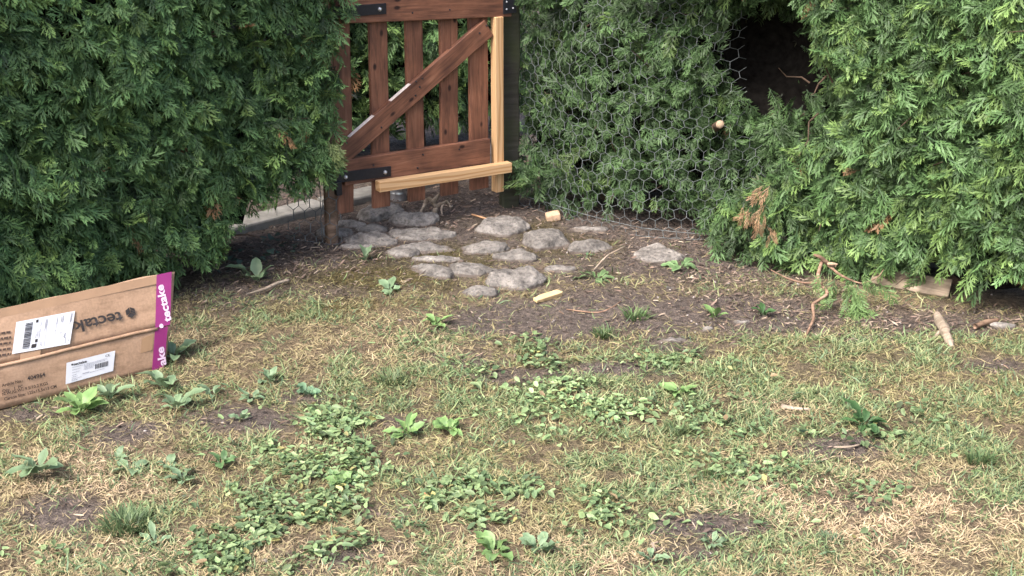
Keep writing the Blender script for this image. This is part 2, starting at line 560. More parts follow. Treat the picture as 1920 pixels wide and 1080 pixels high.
gx = axis(-2.3, 2.4, 0.022, 120.0)
gy = axis(1.6, 6.2, 0.022, 120.0)
X, Y = np.meshgrid(gx, gy)
xs, ys = X.ravel(), Y.ravel()
d, m, g, s = zones(xs, ys)
rough = fbm(xs * 40, ys * 40, 0, 77, 3)
Z = gh(xs, ys) + d * 0.004 * rough
cs = np.array([0.108, 0.089, 0.079]); cd = np.array([0.150, 0.115, 0.078]); cg = np.array([0.10, 0.092, 0.055]); cm = np.array([0.085, 0.072, 0.022])
Cc = cd * (1 - g[:, None] * 0.6) + cg * (g[:, None] * 0.6)
Cc = Cc * (1 - d[:, None]) + cs * d[:, None]
Cc = Cc * (1 - 0.7 * m[:, None]) + cm * 0.7 * m[:, None]
nx, ny = len(gx), len(gy)
I = (np.arange(ny - 1)[:, None] * nx + np.arange(nx - 1)[None, :]).ravel()
F = np.concatenate([np.stack([I, I + 1, I + nx + 1], 1), np.stack([I, I + nx + 1, I + nx], 1)])
ground = mesh_obj('ground', tri_mesh('ground', np.stack([xs, ys, Z], 1), F, Cc, True), M_GROUND)
tag(ground, 'worn garden lawn of bare soil, straw and patchy grass', None, None, 'structure')

# ------------------------------------------------------------------ gate geometry frame
G0 = Vector((-0.592, 4.60, 0)); G1 = Vector((-0.030, 4.97, 0))
GU = (G1 - G0).normalized(); GN = Vector((GU.y, -GU.x, 0))        # GN faces the camera
GRZ = math.atan2(GU.y, GU.x)
def guz(px, py, off=0.0):
    """photo pixel -> (u, z) on the gate plane, off = metres in front of the slats"""
    p = on_plane(px, py, G0 + GN * off, GN)
    return (p - G0).dot(GU), p.z

# ------------------------------------------------------------------ conifer sprays
def make_spray(seed, hi=True):
    r = random.Random(seed)
    V, F, T = [], [], []
    def add(pts, tris, ts):
        o = len(V)
        V.extend(pts); T.extend(ts); F.extend([(a + o, b + o, c + o) for a, b, c in tris])
    bend = r.uniform(-0.25, 0.25)
    def axis_pt(p): return (p, bend * p * p)
    # rachis
    w = 0.022
    pts, ts = [], []
    for p in (0, .5, 1.0):
        x, y = axis_pt(p); ww = w * (1.1 - p)
        pts += [(x, y - ww), (x, y + ww)]; ts += [p * .6, p * .6]
    add(pts, [(0, 2, 1), (1, 2, 3), (2, 4, 3), (3, 4, 5)], ts)
    n = 5
    for i in range(n):
        for sd in (-1, 1):
            p = 0.10 + 0.84 * (i + (0.5 if sd > 0 else 0.0)) / n + r.uniform(-.02, .02)
            L = (0.42 * math.sin(math.pi * min(1, (p + 0.22) / 1.25)) ** 0.8) * r.uniform(.7, 1.12) + 0.07
            ang = sd * R(r.uniform(36, 54)) * (1.05 - 0.35 * p) + 2 * bend * p
            x0, y0 = axis_pt(p)
            ca, sa = math.cos(ang), math.sin(ang)
            curl = sd * r.uniform(-.14, .04)
            def loc(u, v):
                vv = v + curl * u * u / max(L, .1)
                return (x0 + ca * u - sa * vv, y0 + sa * u + ca * vv)
            wd = (0.028 if hi else 0.040) * r.uniform(.85, 1.2)
            add([loc(0, -wd * .6), loc(0, wd * .6), loc(L * .55, -wd), loc(L * .55, wd), loc(L, 0)],
                [(0, 2, 1), (1, 2, 3), (2, 4, 3)], [.3 * p + .1, .3 * p + .1, .4 + .3 * p, .4 + .3 * p, 1.0])
            if hi:
                k = 2
                for j in range(k):
                    q = L * (0.22 + 0.55 * j / k)
                    for s2 in (-1, 1):
                        l2 = L * r.uniform(.30, .50) * (1 - .3 * j / k)
                        q2 = q + (0.07 * L if s2 > 0 else 0)
                        a2 = s2 * R(r.uniform(30, 46))
                        tip = loc(q2 + l2 * math.cos(a2), l2 * math.sin(a2))
                        add([loc(q2 - .022, s2 * wd * .4), loc(q2 + .036, s2 * wd * .4), tip], [(0, 1, 2)] if s2 > 0 else [(1, 0, 2)], [.45, .45, 1.0])
    V = np.array(V); droop = r.uniform(.10, .38); cup = r.uniform(.1, .5)
    z = -droop * V[:, 0] ** 2 - cup * V[:, 1] ** 2 + 0.03 * np.sin(V[:, 0] * 9 + seed)
    z += 0.03 * np.array([r.uniform(-1, 1) for _ in range(len(V))])
    return np.column_stack([V, z]), np.array(F), np.array(T)

SPRAY_HI = [make_spray(100 + i, True) for i in range(12)]
SPRAY_LO = [make_spray(200 + i, False) for i in range(8)]

def scatter(protos, idx, M, P, base, tipc):
    """copies of the prototypes: idx which, M (n,3,3) columns = axes times size, P positions, base and tip colours"""
    Vs, Fs, Cs, o = [], [], [], 0
    for k, (v, f, t) in enumerate(protos):
        w = np.where(idx == k)[0]
        if not len(w): continue
        vv = np.einsum('nij,vj->nvi', M[w], v) + P[w][:, None, :]
        cc = base[w][:, None, :] * (1 - t)[None, :, None] + tipc[w][:, None, :] * t[None, :, None]
        nv = len(v)
        ff = f[None] + (np.arange(len(w)) * nv)[:, None, None] + o
        Vs.append(vv.reshape(-1, 3)); Cs.append(cc.reshape(-1, 3)); Fs.append(ff.reshape(-1, 3)); o += nv * len(w)
    return np.concatenate(Vs), np.concatenate(Fs), np.concatenate(Cs)

def norm(a): return a / (np.linalg.norm(a, axis=-1, keepdims=True) + 1e-9)

def project(P):
    q = P - np.array(EYE)
    dep = q @ np.array(FWD)
    return 960 + FPX * q[:, 0] / dep, 540 - FPX * (q @ np.array(UPV)) / dep, dep

def hedge(name, label, group, P0, P1, nrm, H, bottom, n_out, n_in, n_up, bulge, seed, thick=0.5, holes=(), size=(.07, .13),
          dark=1.0, n_parts=300, core_in=0.20, ends=None, trunks=(), twigs=60, phi_mu=-90, front_fn=None, yellow=0.0, loose=0.06, core_bottom=0.16, core_ends=(0.1, 0.1)):
    r = np.random.default_rng(seed)
    P0 = np.array([P0[0], P0[1], 0.0]); P1 = np.array([P1[0], P1[1], 0.0]); L = np.linalg.norm(P1 - P0)
    t = (P1 - P0) / L; n = np.array([nrm[0], nrm[1], 0.0]); n /= np.linalg.norm(n)
    upz = np.array([0, 0, 1.0])
    root = empty(name, tuple((P0 + P1) / 2 - n * thick / 2))
    rl = np.array(root.location)
    def pts(cnt, z0, z1, dmax, power):
        u = r.uniform(0, L, cnt); z = r.uniform(z0, z1, cnt)
        d = dmax * r.random(cnt) ** power
        if ends is not None:
            lo, hi = ends(z)
            u = lo + (hi - lo) * (u / L)
        keep = z > bottom(u) + r.normal(0, .025, cnt)
        u, z, d = u[keep], z[keep], d[keep]
        b = bulge * fbm(u * 2.6 + seed, z * 2.6, 0, seed, 3) + 0.25 * bulge * fbm(u * 11, z * 11, 0, seed + 5, 2)
        if front_fn is not None: b = b + front_fn(u, z)
        P = P0 + t * u[:, None] + n * (b - d)[:, None]; P[:, 2] = z
        ok = np.ones(len(P), bool)
        for c, rad in holes:
            ok &= (np.linalg.norm((P - np.array(c)) / np.array(rad), axis=1) > 1 + r.normal(0, .10, len(P)))
        return P[ok], d[ok] / dmax
    def orient(cnt, sz, dn):
        phi = np.radians(r.normal(phi_mu, 72, cnt))
        tang = np.cos(phi)[:, None] * t + np.sin(phi)[:, None] * upz
        ax = norm(tang * 0.8 + n * r.uniform(.15, 1.0, cnt)[:, None] + r.normal(0, .18, (cnt, 3)))
        nn = n * r.uniform(.05, .8, cnt)[:, None] + upz * r.uniform(.35, 1.1, cnt)[:, None] + r.normal(0, .38, (cnt, 3))
        nn = norm(nn - (nn * ax).sum(1)[:, None] * ax)
        sd = np.cross(nn, ax)
        return np.stack([ax, sd, nn], 2) * sz[:, None, None], ax
    def colours(P, dn):
        c = len(P)
        big = fbm(P[:, 0] * 2.5, P[:, 1] * 2.5, P[:, 2] * 2.5, seed + 9, 3)[:, None]
        rv = r.normal(0, 1, (c, 1))
        young = (r.random((c, 1)) < 0.16 + yellow)
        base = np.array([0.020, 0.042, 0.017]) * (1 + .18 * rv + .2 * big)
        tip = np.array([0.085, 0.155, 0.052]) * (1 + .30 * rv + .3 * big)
        tip = np.where(young, np.array([0.17, 0.27, 0.075]) * (1 + .15 * rv), tip)
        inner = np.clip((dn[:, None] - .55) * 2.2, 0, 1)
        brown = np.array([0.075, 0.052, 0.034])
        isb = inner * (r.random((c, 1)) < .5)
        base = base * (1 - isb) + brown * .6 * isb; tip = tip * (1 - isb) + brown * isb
        dead = (r.random((c, 1)) < .006)
        base = np.where(dead, np.array([0.12, 0.065, 0.03]), base); tip = np.where(dead, np.array([0.21, 0.125, 0.06]), tip)
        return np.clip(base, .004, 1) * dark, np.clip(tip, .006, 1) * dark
    zt = 1.12
    parts = []
    # outer sprays
    P, dn = pts(n_out, 0, zt, loose, 1.0)
    sz = r.uniform(size[0], size[1], len(P)); M, ax = orient(len(P), sz, dn)
    P = P - ax * sz[:, None] * .55
    b, tc = colours(P, dn * 0)
    idx = r.integers(0, len(SPRAY_HI), len(P))
    # the sprays that show largest become parts of their own
    px, py, dep = project(P + ax * sz[:, None] * .5)
    score = sz / dep * (1.3 - dn) * r.uniform(.6, 1.0, len(P))
    score[(px < 0) | (px > 1920) | (py < 0) | (py > 1080)] = 0
    pick = np.argsort(-score)[:n_parts]; pick = pick[score[pick] > 0]
    rest = np.setdiff1d(np.arange(len(P)), pick)
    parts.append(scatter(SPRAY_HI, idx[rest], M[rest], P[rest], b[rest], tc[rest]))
    # inner sprays
    P2, dn2 = pts(n_in, 0, zt, .20, .8)
    P2 = P2 - n * loose * .7
    s2 = r.uniform(size[0], size[1] * 1.1, len(P2)); M2, ax2 = orient(len(P2), s2, dn2)
    P2 = P2 - ax2 * s2[:, None] * .5
    b2, t2 = colours(P2, .2 + .8 * dn2)
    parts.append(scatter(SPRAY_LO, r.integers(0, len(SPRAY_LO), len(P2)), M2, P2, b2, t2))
    # upper part of the hedge, above the photograph
    if n_up:
        P3, dn3 = pts(n_up, zt, H, .12, 1.0)
        s3 = r.uniform(size[0] * 1.3, size[1] * 1.4, len(P3)); M3, ax3 = orient(len(P3), s3, dn3)
        b3, t3 = colours(P3, dn3)
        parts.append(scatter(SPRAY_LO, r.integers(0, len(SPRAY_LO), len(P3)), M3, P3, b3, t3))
    Vs, Fs, Cs, o = [], [], [], 0
    for v, f, c in parts:
        Vs.append(v - rl); Fs.append(f + o); Cs.append(c); o += len(v)
    crown = mesh_obj('crown', tri_mesh('crown', np.concatenate(Vs), np.concatenate(Fs), np.concatenate(Cs)), M_SPRAY, root)
    tag(crown, kind='stuff')
    # single sprays share their mesh per shape and tint
    cache = {}
    for i in pick:
        tint = int(i) % 3
        key = (int(idx[i]), tint)
        if key not in cache:
            v, f, tt = SPRAY_HI[idx[i]]
            cB, cT = b[i], tc[i]
            cc = cB[None] * (1 - tt)[:, None] + cT[None] * tt[:, None]
            me = tri_mesh('spray', v, f, cc); me.materials.append(M_SPRAY)
            cache[key] = me
        ob = bpy.data.objects.new('spray', cache[key])
        link(ob, root)
        mm = Matrix([[*M[i][0], P[i][0] - rl[0]], [*M[i][1], P[i][1] - rl[1]], [*M[i][2], P[i][2] - rl[2]], [0, 0, 0, 1]])
        ob.matrix_basis = mm
    # core for dense inner growth, blocks light, coloured near black as painted shade
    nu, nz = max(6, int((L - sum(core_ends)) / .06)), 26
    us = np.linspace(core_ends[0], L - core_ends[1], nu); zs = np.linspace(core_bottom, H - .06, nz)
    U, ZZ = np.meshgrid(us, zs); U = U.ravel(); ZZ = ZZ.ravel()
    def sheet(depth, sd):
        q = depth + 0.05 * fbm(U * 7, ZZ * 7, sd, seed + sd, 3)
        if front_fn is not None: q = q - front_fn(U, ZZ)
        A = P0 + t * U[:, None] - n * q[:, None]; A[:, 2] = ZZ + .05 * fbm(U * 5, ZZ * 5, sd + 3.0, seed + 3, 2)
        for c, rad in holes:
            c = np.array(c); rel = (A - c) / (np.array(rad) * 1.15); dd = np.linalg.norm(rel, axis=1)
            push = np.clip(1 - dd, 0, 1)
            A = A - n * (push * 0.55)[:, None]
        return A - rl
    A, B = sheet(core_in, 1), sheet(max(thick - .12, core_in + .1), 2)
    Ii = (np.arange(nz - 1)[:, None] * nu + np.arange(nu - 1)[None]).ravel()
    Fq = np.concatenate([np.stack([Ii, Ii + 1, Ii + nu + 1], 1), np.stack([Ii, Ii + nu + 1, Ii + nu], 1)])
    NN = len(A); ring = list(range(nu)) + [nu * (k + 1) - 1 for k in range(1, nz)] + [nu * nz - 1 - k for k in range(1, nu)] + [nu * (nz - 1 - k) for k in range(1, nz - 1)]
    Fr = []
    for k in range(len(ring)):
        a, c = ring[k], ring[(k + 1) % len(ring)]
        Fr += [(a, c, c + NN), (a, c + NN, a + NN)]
    mesh_obj('shade_core', tri_mesh('shade_core', np.concatenate([A, B]), np.concatenate([Fq, Fq[:, ::-1] + NN, np.array(Fr)]), None, False), M_CORE, root)
    # twigs
    tw = []
    for k in range(twigs):
        u = r.uniform(0.05, L - .05); z = r.uniform(.1, 1.0); 
        if z < bottom(np.array([u]))[0] - .1: continue
        b0 = P0 + t * u - n * r.uniform(.10, .2) + upz * z
        b0_front = front_fn(np.array([u]), np.array([z]))[0] if front_fn is not None else 0
        b0 = b0 + n * b0_front
        if any(np.linalg.norm((b0 - np.array(c)) / (np.array(rad) * 1.2)) < 1 for c, rad in holes): continue
        dirv = n * r.uniform(.2, 1) + t * r.normal(0, .6) + upz * r.normal(.1, .5)
        dirv = dirv / np.linalg.norm(dirv); ln = r.uniform(.08, .2)
        p = [b0 + dirv * ln * q + r.normal(0, .008, 3) for q in (0, .33, .66, 1)]
        tw.append(tube_arrays([x - rl for x in p], [.0035, .003, .0022, .001], 5, 0, 0, False))
    if tw:
        v, f = join_arrays(tw)
        tag(mesh_obj('twigs', tri_mesh('twigs', v, f, None, True), M_TRUNK, root), kind='stuff')
    for (u, off, rad, lean) in trunks:
        base = P0 + t * u - n * off
        p = [base + upz * (-.02) - rl, base + upz * .12 + t * lean * .2 - rl, base + upz * .35 + t * lean * .5 - rl, base + upz * .8 + t * lean - rl, base + upz * (H * .8) + t * lean - rl]
        v, f = tube_arrays(p, [rad * 1.35, rad, rad * .92, rad * .7, rad * .2], 10, .25, u * 7)
        mesh_obj('trunk', tri_mesh('trunk', v, f, None, True), M_TRUNK, root)
    tag(root, label, 'hedge', group)
    return root

# left hedge, from the stake beside the gate towards the lower left of the photograph
LH0 = (-0.545, 4.56); LH1 = (-2.05, 2.82)
LD = np.array([LH1[0] - LH0[0], LH1[1] - LH0[1]]); LLEN = float(np.linalg.norm(LD)); LD /= LLEN
LN = (-LD[1], LD[0])                                   # towards the lawn
def lh_bottom(u):
    return np.interp(u, [0, .12, .25, .38, .5, .62, .8, 1.0, 1.3, 3], [.32, .25, .20, .16, .13, .10, .07, .04, .03, .03])
def lh_ends(z):
    return np.interp(z, [0, .2, .3, .45, .62, .72, .85, 1.2], [.12, .10, .07, .06, .06, .02, -.03, -.05]), LLEN + 0 * z
hedge('conifer_hedge', 'dark green clipped conifer hedge left of the brown gate, behind the flattened carton', 'clipped conifer hedges', LH0, LH1, LN, 1.75,
      lh_bottom, 6900, 3000, 1200, .06, 5, .50, size=(.045, .11), loose=.10, holes=(((-.79, 4.36, .12), (.15, .20, .14)),), dark=1.12, trunks=((.42, .24, .040, .03), (.95, .25, .04, -.04), (1.5, .25, .04, .05)),
      ends=lh_ends, phi_mu=-75, core_bottom=.05, core_ends=(.24, .1), twigs=110)

# right hedge, in front of the end of the netting
RH0 = (0.83, 4.31); RH1 = (2.42, 3.15)
RD = np.array([RH1[0] - RH0[0], RH1[1] - RH0[1]]); RLEN = float(np.linalg.norm(RD)); RD /= RLEN
RN = (RD[1], -RD[0])
def rh_bottom(u):
    return np.interp(u, [0, .2, .3, .42, .55, .7, .85, 1.0, 3], [.03, .02, .02, .05, .13, .15, .14, .12, .11])
def rh_ends(z):
    zz = np.clip(z, 0, 1.1)
    return np.interp(zz, [0, .1, .2, .3, .42, .5, .6, .72, .85, 1.1], [-.22, -.22, -.15, -.04, .06, .20, .22, .16, .07, .0]), RLEN + 0 * z
hedge('conifer_hedge', 'bright green conifer hedge on the right, in front of the wire netting', 'clipped conifer hedges', RH0, RH1, RN, 1.8,
      rh_bottom, 6900, 3000, 1200, .06, 8, .50, size=(.045, .115), loose=.10, dark=1.0, trunks=((.55, .25, .035, .03), (1.1, .26, .04, -.03)), ends=rh_ends,
      phi_mu=-100, yellow=.10, core_bottom=.07, core_in=.17, core_ends=(.22, .1), twigs=110)

# hedge behind the netting, its foliage colours darkened to stand for shade
FP0 = Vector((0.035, 5.02, 0)); FP1 = Vector((1.70, 4.48, 0))
def fence_out(u, z):
    return np.interp(u, [0, .12, .30, .50, .65, .85, 1.3, 1.75], [0, .055, .140, .205, .205, .18, .08, 0]) * (1 - .35 * np.clip(z, 0, 1))
FD = (FP1 - FP0).normalized(); FN = Vector((FD.y, -FD.x, 0))
NH0 = FP0 - FD * 0.02 + FN * .012; NH1 = FP0 + FD * 1.75 + FN * .012
def nh_bottom(u):
    return np.interp(u, [0, .12, .2, .35, .5, .7, .9, 2], [.10, .06, .03, .10, .12, .07, .03, .02])
hole_c = at(1452, 120, 4.55)
hedge('conifer_hedge', 'grey green conifer hedge, foliage darkened for shade, growing behind the hexagonal wire netting beside the post', 'clipped conifer hedges', (NH0.x, NH0.y), (NH1.x, NH1.y), (FN.x, FN.y), 1.8,
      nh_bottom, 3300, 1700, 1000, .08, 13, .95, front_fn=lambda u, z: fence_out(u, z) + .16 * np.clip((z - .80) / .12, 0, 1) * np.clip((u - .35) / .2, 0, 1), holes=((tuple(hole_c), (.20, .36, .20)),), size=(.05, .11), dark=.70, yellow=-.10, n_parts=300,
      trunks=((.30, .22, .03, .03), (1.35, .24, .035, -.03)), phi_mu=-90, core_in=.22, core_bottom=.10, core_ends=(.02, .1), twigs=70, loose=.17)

# hedge beyond the gate
BH0 = G0 - GN * .85 - GU * 1.2; BH1 = G0 - GN * .85 + GU * 1.5
hedge('conifer_hedge', 'shaded conifer hedge seen through the slats behind the brown gate', 'clipped conifer hedges', (BH0.x, BH0.y), (BH1.x, BH1.y), (GN.x, GN.y), 1.8,
      lambda u: 0.10 + 0 * u, 2600, 3000, 700, .08, 17, .5, size=(.055, .12), dark=1.4, n_parts=150, phi_mu=-90, core_bottom=.14, twigs=60, trunks=((1.6, .2, .035, .03), (2.1, .22, .035, .03)), loose=.12)

# ------------------------------------------------------------------ path behind the gate
pc = gp(560, 404); pd = gp(693, 372)
dv = (pd - pc).normalized(); nv = Vector((-dv.y, dv.x, 0))
for k, off in enumerate((-1.02, -.34, .34)):
    bm = box_bm(.66, .11, .08, .008, 2)
    o = bm_obj('kerb_stone', bm, M_CONCRETE)
    c = pc + dv * (off + .12) + nv * .01
    o.location = (c.x, c.y, -.012); o.rotation_euler = (0, R([1, -.6, .5][k]), math.atan2(dv.y, dv.x) + R([0, 1.2, -1][k]))
    tag(o, ['pale concrete kerb stone behind the left hedge, furthest from the gate', 'pale concrete kerb stone seen under the left hedge beside the stake', 'pale concrete kerb stone seen between the gate slats'][k], 'kerb stone', 'kerb stones behind the gate')

# ------------------------------------------------------------------ gate
gate = empty('garden_gate', tuple(G0), GRZ)
tag(gate, 'red brown stained wooden garden gate with diagonal brace and black hinges', 'gate')
def plank(name, mat, u0, z0, u1, z1, width, yc, thick, parent, bevel=.003, seed=0, ang=None, jit=.0012):
    """board whose centre line runs from (u0,z0) to (u1,z1) in the gate plane"""
    L = math.hypot(u1 - u0, z1 - z0)
    o = bm_obj(name, box_bm(L, thick, width, bevel, 2, 7, jit, seed), mat, parent)
    a = math.atan2(z1 - z0, u1 - u0)
    o.location = ((u0 + u1) / 2, yc, (z0 + z1) / 2); o.rotation_euler = (0, -a, 0)
    return o
slat_px = [(625, 658, 130, 632, 665, 403), (693, 727, 45, 702, 733, 392), (762, 792, 45, 768, 799, 380), (827, 857, 45, 829, 862, 369), (882, 915, 120, 884, 917, 358)]
for k, (a0, a1, ya, b0, b1, yb) in enumerate(slat_px):
    uA0, _ = guz(a0, ya); uA1, _ = guz(a1, ya); uB0, zb = guz(b0, yb); uB1, _ = guz(b1, yb)
    ut, ub = (uA0 + uA1) / 2, (uB0 + uB1) / 2
    _, zt_ = guz(a0, ya)
    w = ((uA1 - uA0) + (uB1 - uB0)) / 2
    sl = (ut - ub) / (zt_ - zb)
    ztop = 0.98 + .02 * math.sin(k)
    plank('slat', M_STAIN, ub, zb, ub + sl * (ztop - zb), ztop, w, .010, .019, gate, .003, k)
uL, zt0 = guz(645, 298, .022); uR, zt1 = guz(919, 262, .022); _, zb0 = guz(645, 351, .022); _, zb1 = guz(919, 304, .022)
low = plank('bottom_rail', M_STAIN, uL, (zt0 + zb0) / 2, uR, (zt1 + zb1) / 2, ((zt0 - zb0) + (zt1 - zb1)) / 2, -.012, .022, gate, .003, 11)
uL2, za = guz(645, 44, .022); uR2, zb_ = guz(960, 31, .022)
top = plank('top_rail', M_STAIN, uL2, za + .045, uR2, zb_ + .045, .09, -.0125, .022, gate, .003, 12)
# diagonal brace
b0 = guz(636, 297, .022); b1 = guz(917, 52, .022)
br = plank('diagonal_brace', M_STAIN, b0[0], b0[1], b1[0], b1[1], .068, -.0118, .0215, gate, .002, 13)
# bare wood where the stain has worn off the top edge of the brace
bl_ = math.hypot(b1[0] - b0[0], b1[1] - b0[1])
for q0, q1 in ((.10, .26), (.37, .50)):
    we = bm_obj('worn_edge', box_bm(bl_ * (q1 - q0), .019, .0012, .0004, 1, 6, .0006, 3), M_BARE, br)
    we.location = (bl_ * ((q0 + q1) / 2 - .5), -.0012, .0345)
# pine battens
v0 = guz(929, 358, .012); v1 = guz(925, 31, .012)
pv = plank('vertical_batten', M_PINE, v0[0] + .006, v0[1], v1[0] + .012, v1[1], .033, -.018, .035, gate, .002, 21, jit=.001)
h0 = guz(709, 350, .058); h1 = guz(957, 313, .058)
ph = plank('horizontal_batten', M_PINE, h0[0], h0[1], h1[0], h1[1], .037, -.0535, .034, gate, .002, 22, jit=.0008)
for o_, lab in ((pv, 'fresh pale pine batten fixed upright beside the slats'), (ph, 'fresh pale pine batten fixed across under the bottom rail')):
    o_['label'] = lab
def bolt(u, z, y, r, parent, mat=M_BOLT, name='bolt'):
    bm = bmesh.new()
    bmesh.ops.create_cone(bm, cap_ends=True, segments=6, radius1=r, radius2=r * .95, depth=r * .8)
    bmesh.ops.rotate(bm, cent=(0, 0, 0), matrix=Matrix.Rotation(R(90), 3, 'X'), verts=bm.verts)
    g2 = bmesh.ops.create_uvsphere(bm, u_segments=10, v_segments=6, radius=r * .72)
    bmesh.ops.translate(bm, vec=(0, -r * .4, 0), verts=g2['verts'])
    o = bm_obj(name, bm, mat, parent)
    o.location = (u, y, z)
    return o
# strap hinges
for nm, (p0, p1, bolts, wd) in (('low', ((630, 333), (733, 321), ((648, 326), (722, 313)), .036)), ('high', ((640, 22), (724, 16), ((712, 15),), .036))):
    a = guz(*p0, .026); c = guz(*p1, .026)
    o = plank('strap_hinge', M_BLACKMETAL, a[0] - .03, a[1], c[0], c[1], wd, -.0255, .004, gate, .001, 31, jit=0)
    for q in bolts:
        uz = guz(*q, .03)
        zc = a[1] + (c[1] - a[1]) * (uz[0] - a[0]) / (c[0] - a[0])
        bo = bolt(uz[0] - o.location.x, 0, -.004, .0075, None)
        bo.parent = o; bo.location = (uz[0] - o.location.x, -.0045, 0)
# screws on brace and rails
for (px_, py_) in ((780, 153), (792, 147), (779, 179), (787, 163), (912, 48), (899, 62), (650, 268), (715, 239), (700, 310), (783, 315), (861, 280), (793, 290), (773, 24), (843, 18)):
    u, z = guz(px_, py_, .023)
    s_ = bolt(u, z, -.0238, .0035, gate, M_BLACKMETAL, 'screw')
# black fixing plate at the end of the top rail
u, z = guz(957, 12, .03)
fp = plank('fixing_plate', M_BLACKMETAL, u - .028, z + .005, u + .028, z + .005, .06, -.026, .003, gate, .001, 5, jit=0)
for dx_, dz_ in ((-.015, .012), (-.015, -.014), (.012, -.012)):
    bo = bolt(0, 0, 0, .0035, None, M_BOLT, 'screw'); bo.parent = fp; bo.location = (dx_, -.003, dz_)

# ------------------------------------------------------------------ gate post on the right
ppos = G0 + GU * (guz(962, 200)[0] + .012) - GN * .045
bm = box_bm(1.30, .062, .066, .007, 2, 12, .003, 4)
post = bm_obj('gate_post', bm, M_POST)
post.rotation_euler = (0, R(-90), GRZ + R(-20)); post.location = (ppos.x, ppos.y, .60)
tag(post, 'dark mossy square timber post at the right end of the gate', 'post')

# stake on the left
sp = gp(622, 458)
bm = bmesh.new()
bmesh.ops.create_cone(bm, cap_ends=True, segments=18, radius1=.030, radius2=.027, depth=1.0)
bmesh.ops.subdivide_edges(bm, edges=[e for e in bm.edges if abs(e.verts[0].co.z - e.verts[1].co.z) > .5], cuts=14)
for v in bm.verts:
    if v.co.x < -.012: v.co.x = -.012 - (v.co.x + .012) * -.25      # one side split flat
    v.co.x += .003 * float(vnoise(v.co.z * 4, 1.0)) + .0012 * float(vnoise(v.co.z * 30, v.co.y * 200))
    v.co.y += .003 * float(vnoise(v.co.z * 4, 7.0))
stake = bm_obj('hinge_stake', bm, M_STAKE, None, True)
stake.location = (sp.x, sp.y + .02, .46); stake.rotation_euler = (R(1), R(.8), R(15))
tag(stake, 'weathered half round wooden stake carrying the gate hinges beside the left hedge', 'stake')
hb = bm_obj('hinge_bracket', box_bm(.022, .03, .05, .003, 2), M_BLACKMETAL, stake)
w = at(633, 352, sp.y + .005)
hb.parent = None
hb.location = w; hb.rotation_euler = (0, 0, GRZ)
hb.parent = gate
hb.matrix_basis = Matrix.Translation(((w - G0).dot(GU), -(w - G0).dot(GN), w.z))

# ------------------------------------------------------------------ hexagonal netting
def hex_edges(W, H, cell):
    """vertices and edges of a net of hexagons with upright twisted sides; cell = across flats"""
    s = cell / math.sqrt(3) ; tw = s * .95
    rowh = 1.5 * s
    nodes, edges, key = [], set(), {}
    def nid(x, z):
        k = (round(x, 4), round(z, 4))
        if k not in key: key[k] = len(nodes); nodes.append((x, z))
        return key[k]
    nr = int(H / rowh) + 1; nc = int(W / cell) + 1
    for r_ in range(nr):
        for c in range(nc):
            cx = c * cell + (cell / 2 if r_ % 2 else 0); cz = r_ * rowh
            ids = [nid(cx + s * math.sin(R(60 * k)), cz + s * math.cos(R(60 * k))) for k in range(6)]
            for k in range(6):
                e = tuple(sorted((ids[k], ids[(k + 1) % 6]))); edges.add(e)
    return np.array(nodes), list(edges)

def net_mesh(name, nodes, edges, P3, rad, sides=4):
    parts = []
    for a, b in edges:
        A, B = P3[a], P3[b]
        up = abs(nodes[a][0] - nodes[b][0]) < 1e-3
        rr = rad * (1.45 if up else 1.0)
        d_ = B - A; ln = np.linalg.norm(d_)
        if ln < 1e-5: continue
        d_ = d_ / ln
        ref = np.array([0, 0, 1.0]) if abs(d_[2]) < .9 else np.array([1.0, 0, 0])
        u_ = np.cross(d_, ref); u_ /= np.linalg.norm(u_); v_ = np.cross(d_, u_)
        off = np.array([u_ * math.cos(2 * math.pi * k / sides) + v_ * math.sin(2 * math.pi * k / sides) for k in range(sides)]) * rr
        V = np.concatenate([A + off, B + off])
        Fq = []
        for k in range(sides):
            k2 = (k + 1) % sides
            Fq += [(k, k2, sides + k2), (k, sides + k2, sides + k)]
        parts.append((V, np.array(Fq)))
    v, f = join_arrays(parts)
    return tri_mesh(name, v, f, None, True)

nodes, edges = hex_edges(1.35, 1.02, .041)
edges = [e for e in edges if not (min(nodes[e[0]][0], nodes[e[1]][0]) > .80 and max(nodes[e[0]][1], nodes[e[1]][1]) > .40)]   # the netting is cut away at the hollow
uu, zz = nodes[:, 0], nodes[:, 1] + .0
warp_u = .018 * fbm(uu * 3, zz * 3, 0, 51, 3) + .006 * fbm(uu * 16, zz * 16, 0, 52, 2)
warp_z = .018 * fbm(uu * 3 + 9, zz * 3, 0, 53, 3) + .006 * fbm(uu * 16, zz * 16, 0, 54, 2) - .02 * np.sin(np.clip(uu / .9, 0, 1) * math.pi)
outw = -.30 * np.exp(-((uu - .97) / .16) ** 2 - ((zz - .62) / .26) ** 2) + .030 * fbm(uu * 2.2, zz * 2.2, 0, 55, 3) + .006 * fbm(uu * 14, zz * 14, 0, 56, 2) 
zz2 = np.maximum(zz + warp_z, .004)
P3 = np.array(FP0)[None] + np.array(FD)[None] * (uu + warp_u)[:, None] + np.array(FN)[None] * (outw + fence_out(uu, zz))[:, None]
P3[:, 2] = zz2
fence = empty('wire_fence', tuple(FP0))
tag(fence, 'galvanised hexagonal wire netting fence stretched from the mossy post to the right hedge', 'wire fence')
nm_ = mesh_obj('wire_netting', net_mesh('wire_netting', nodes, edges, P3 - np.array(FP0), .00075), M_WIRE, fence)
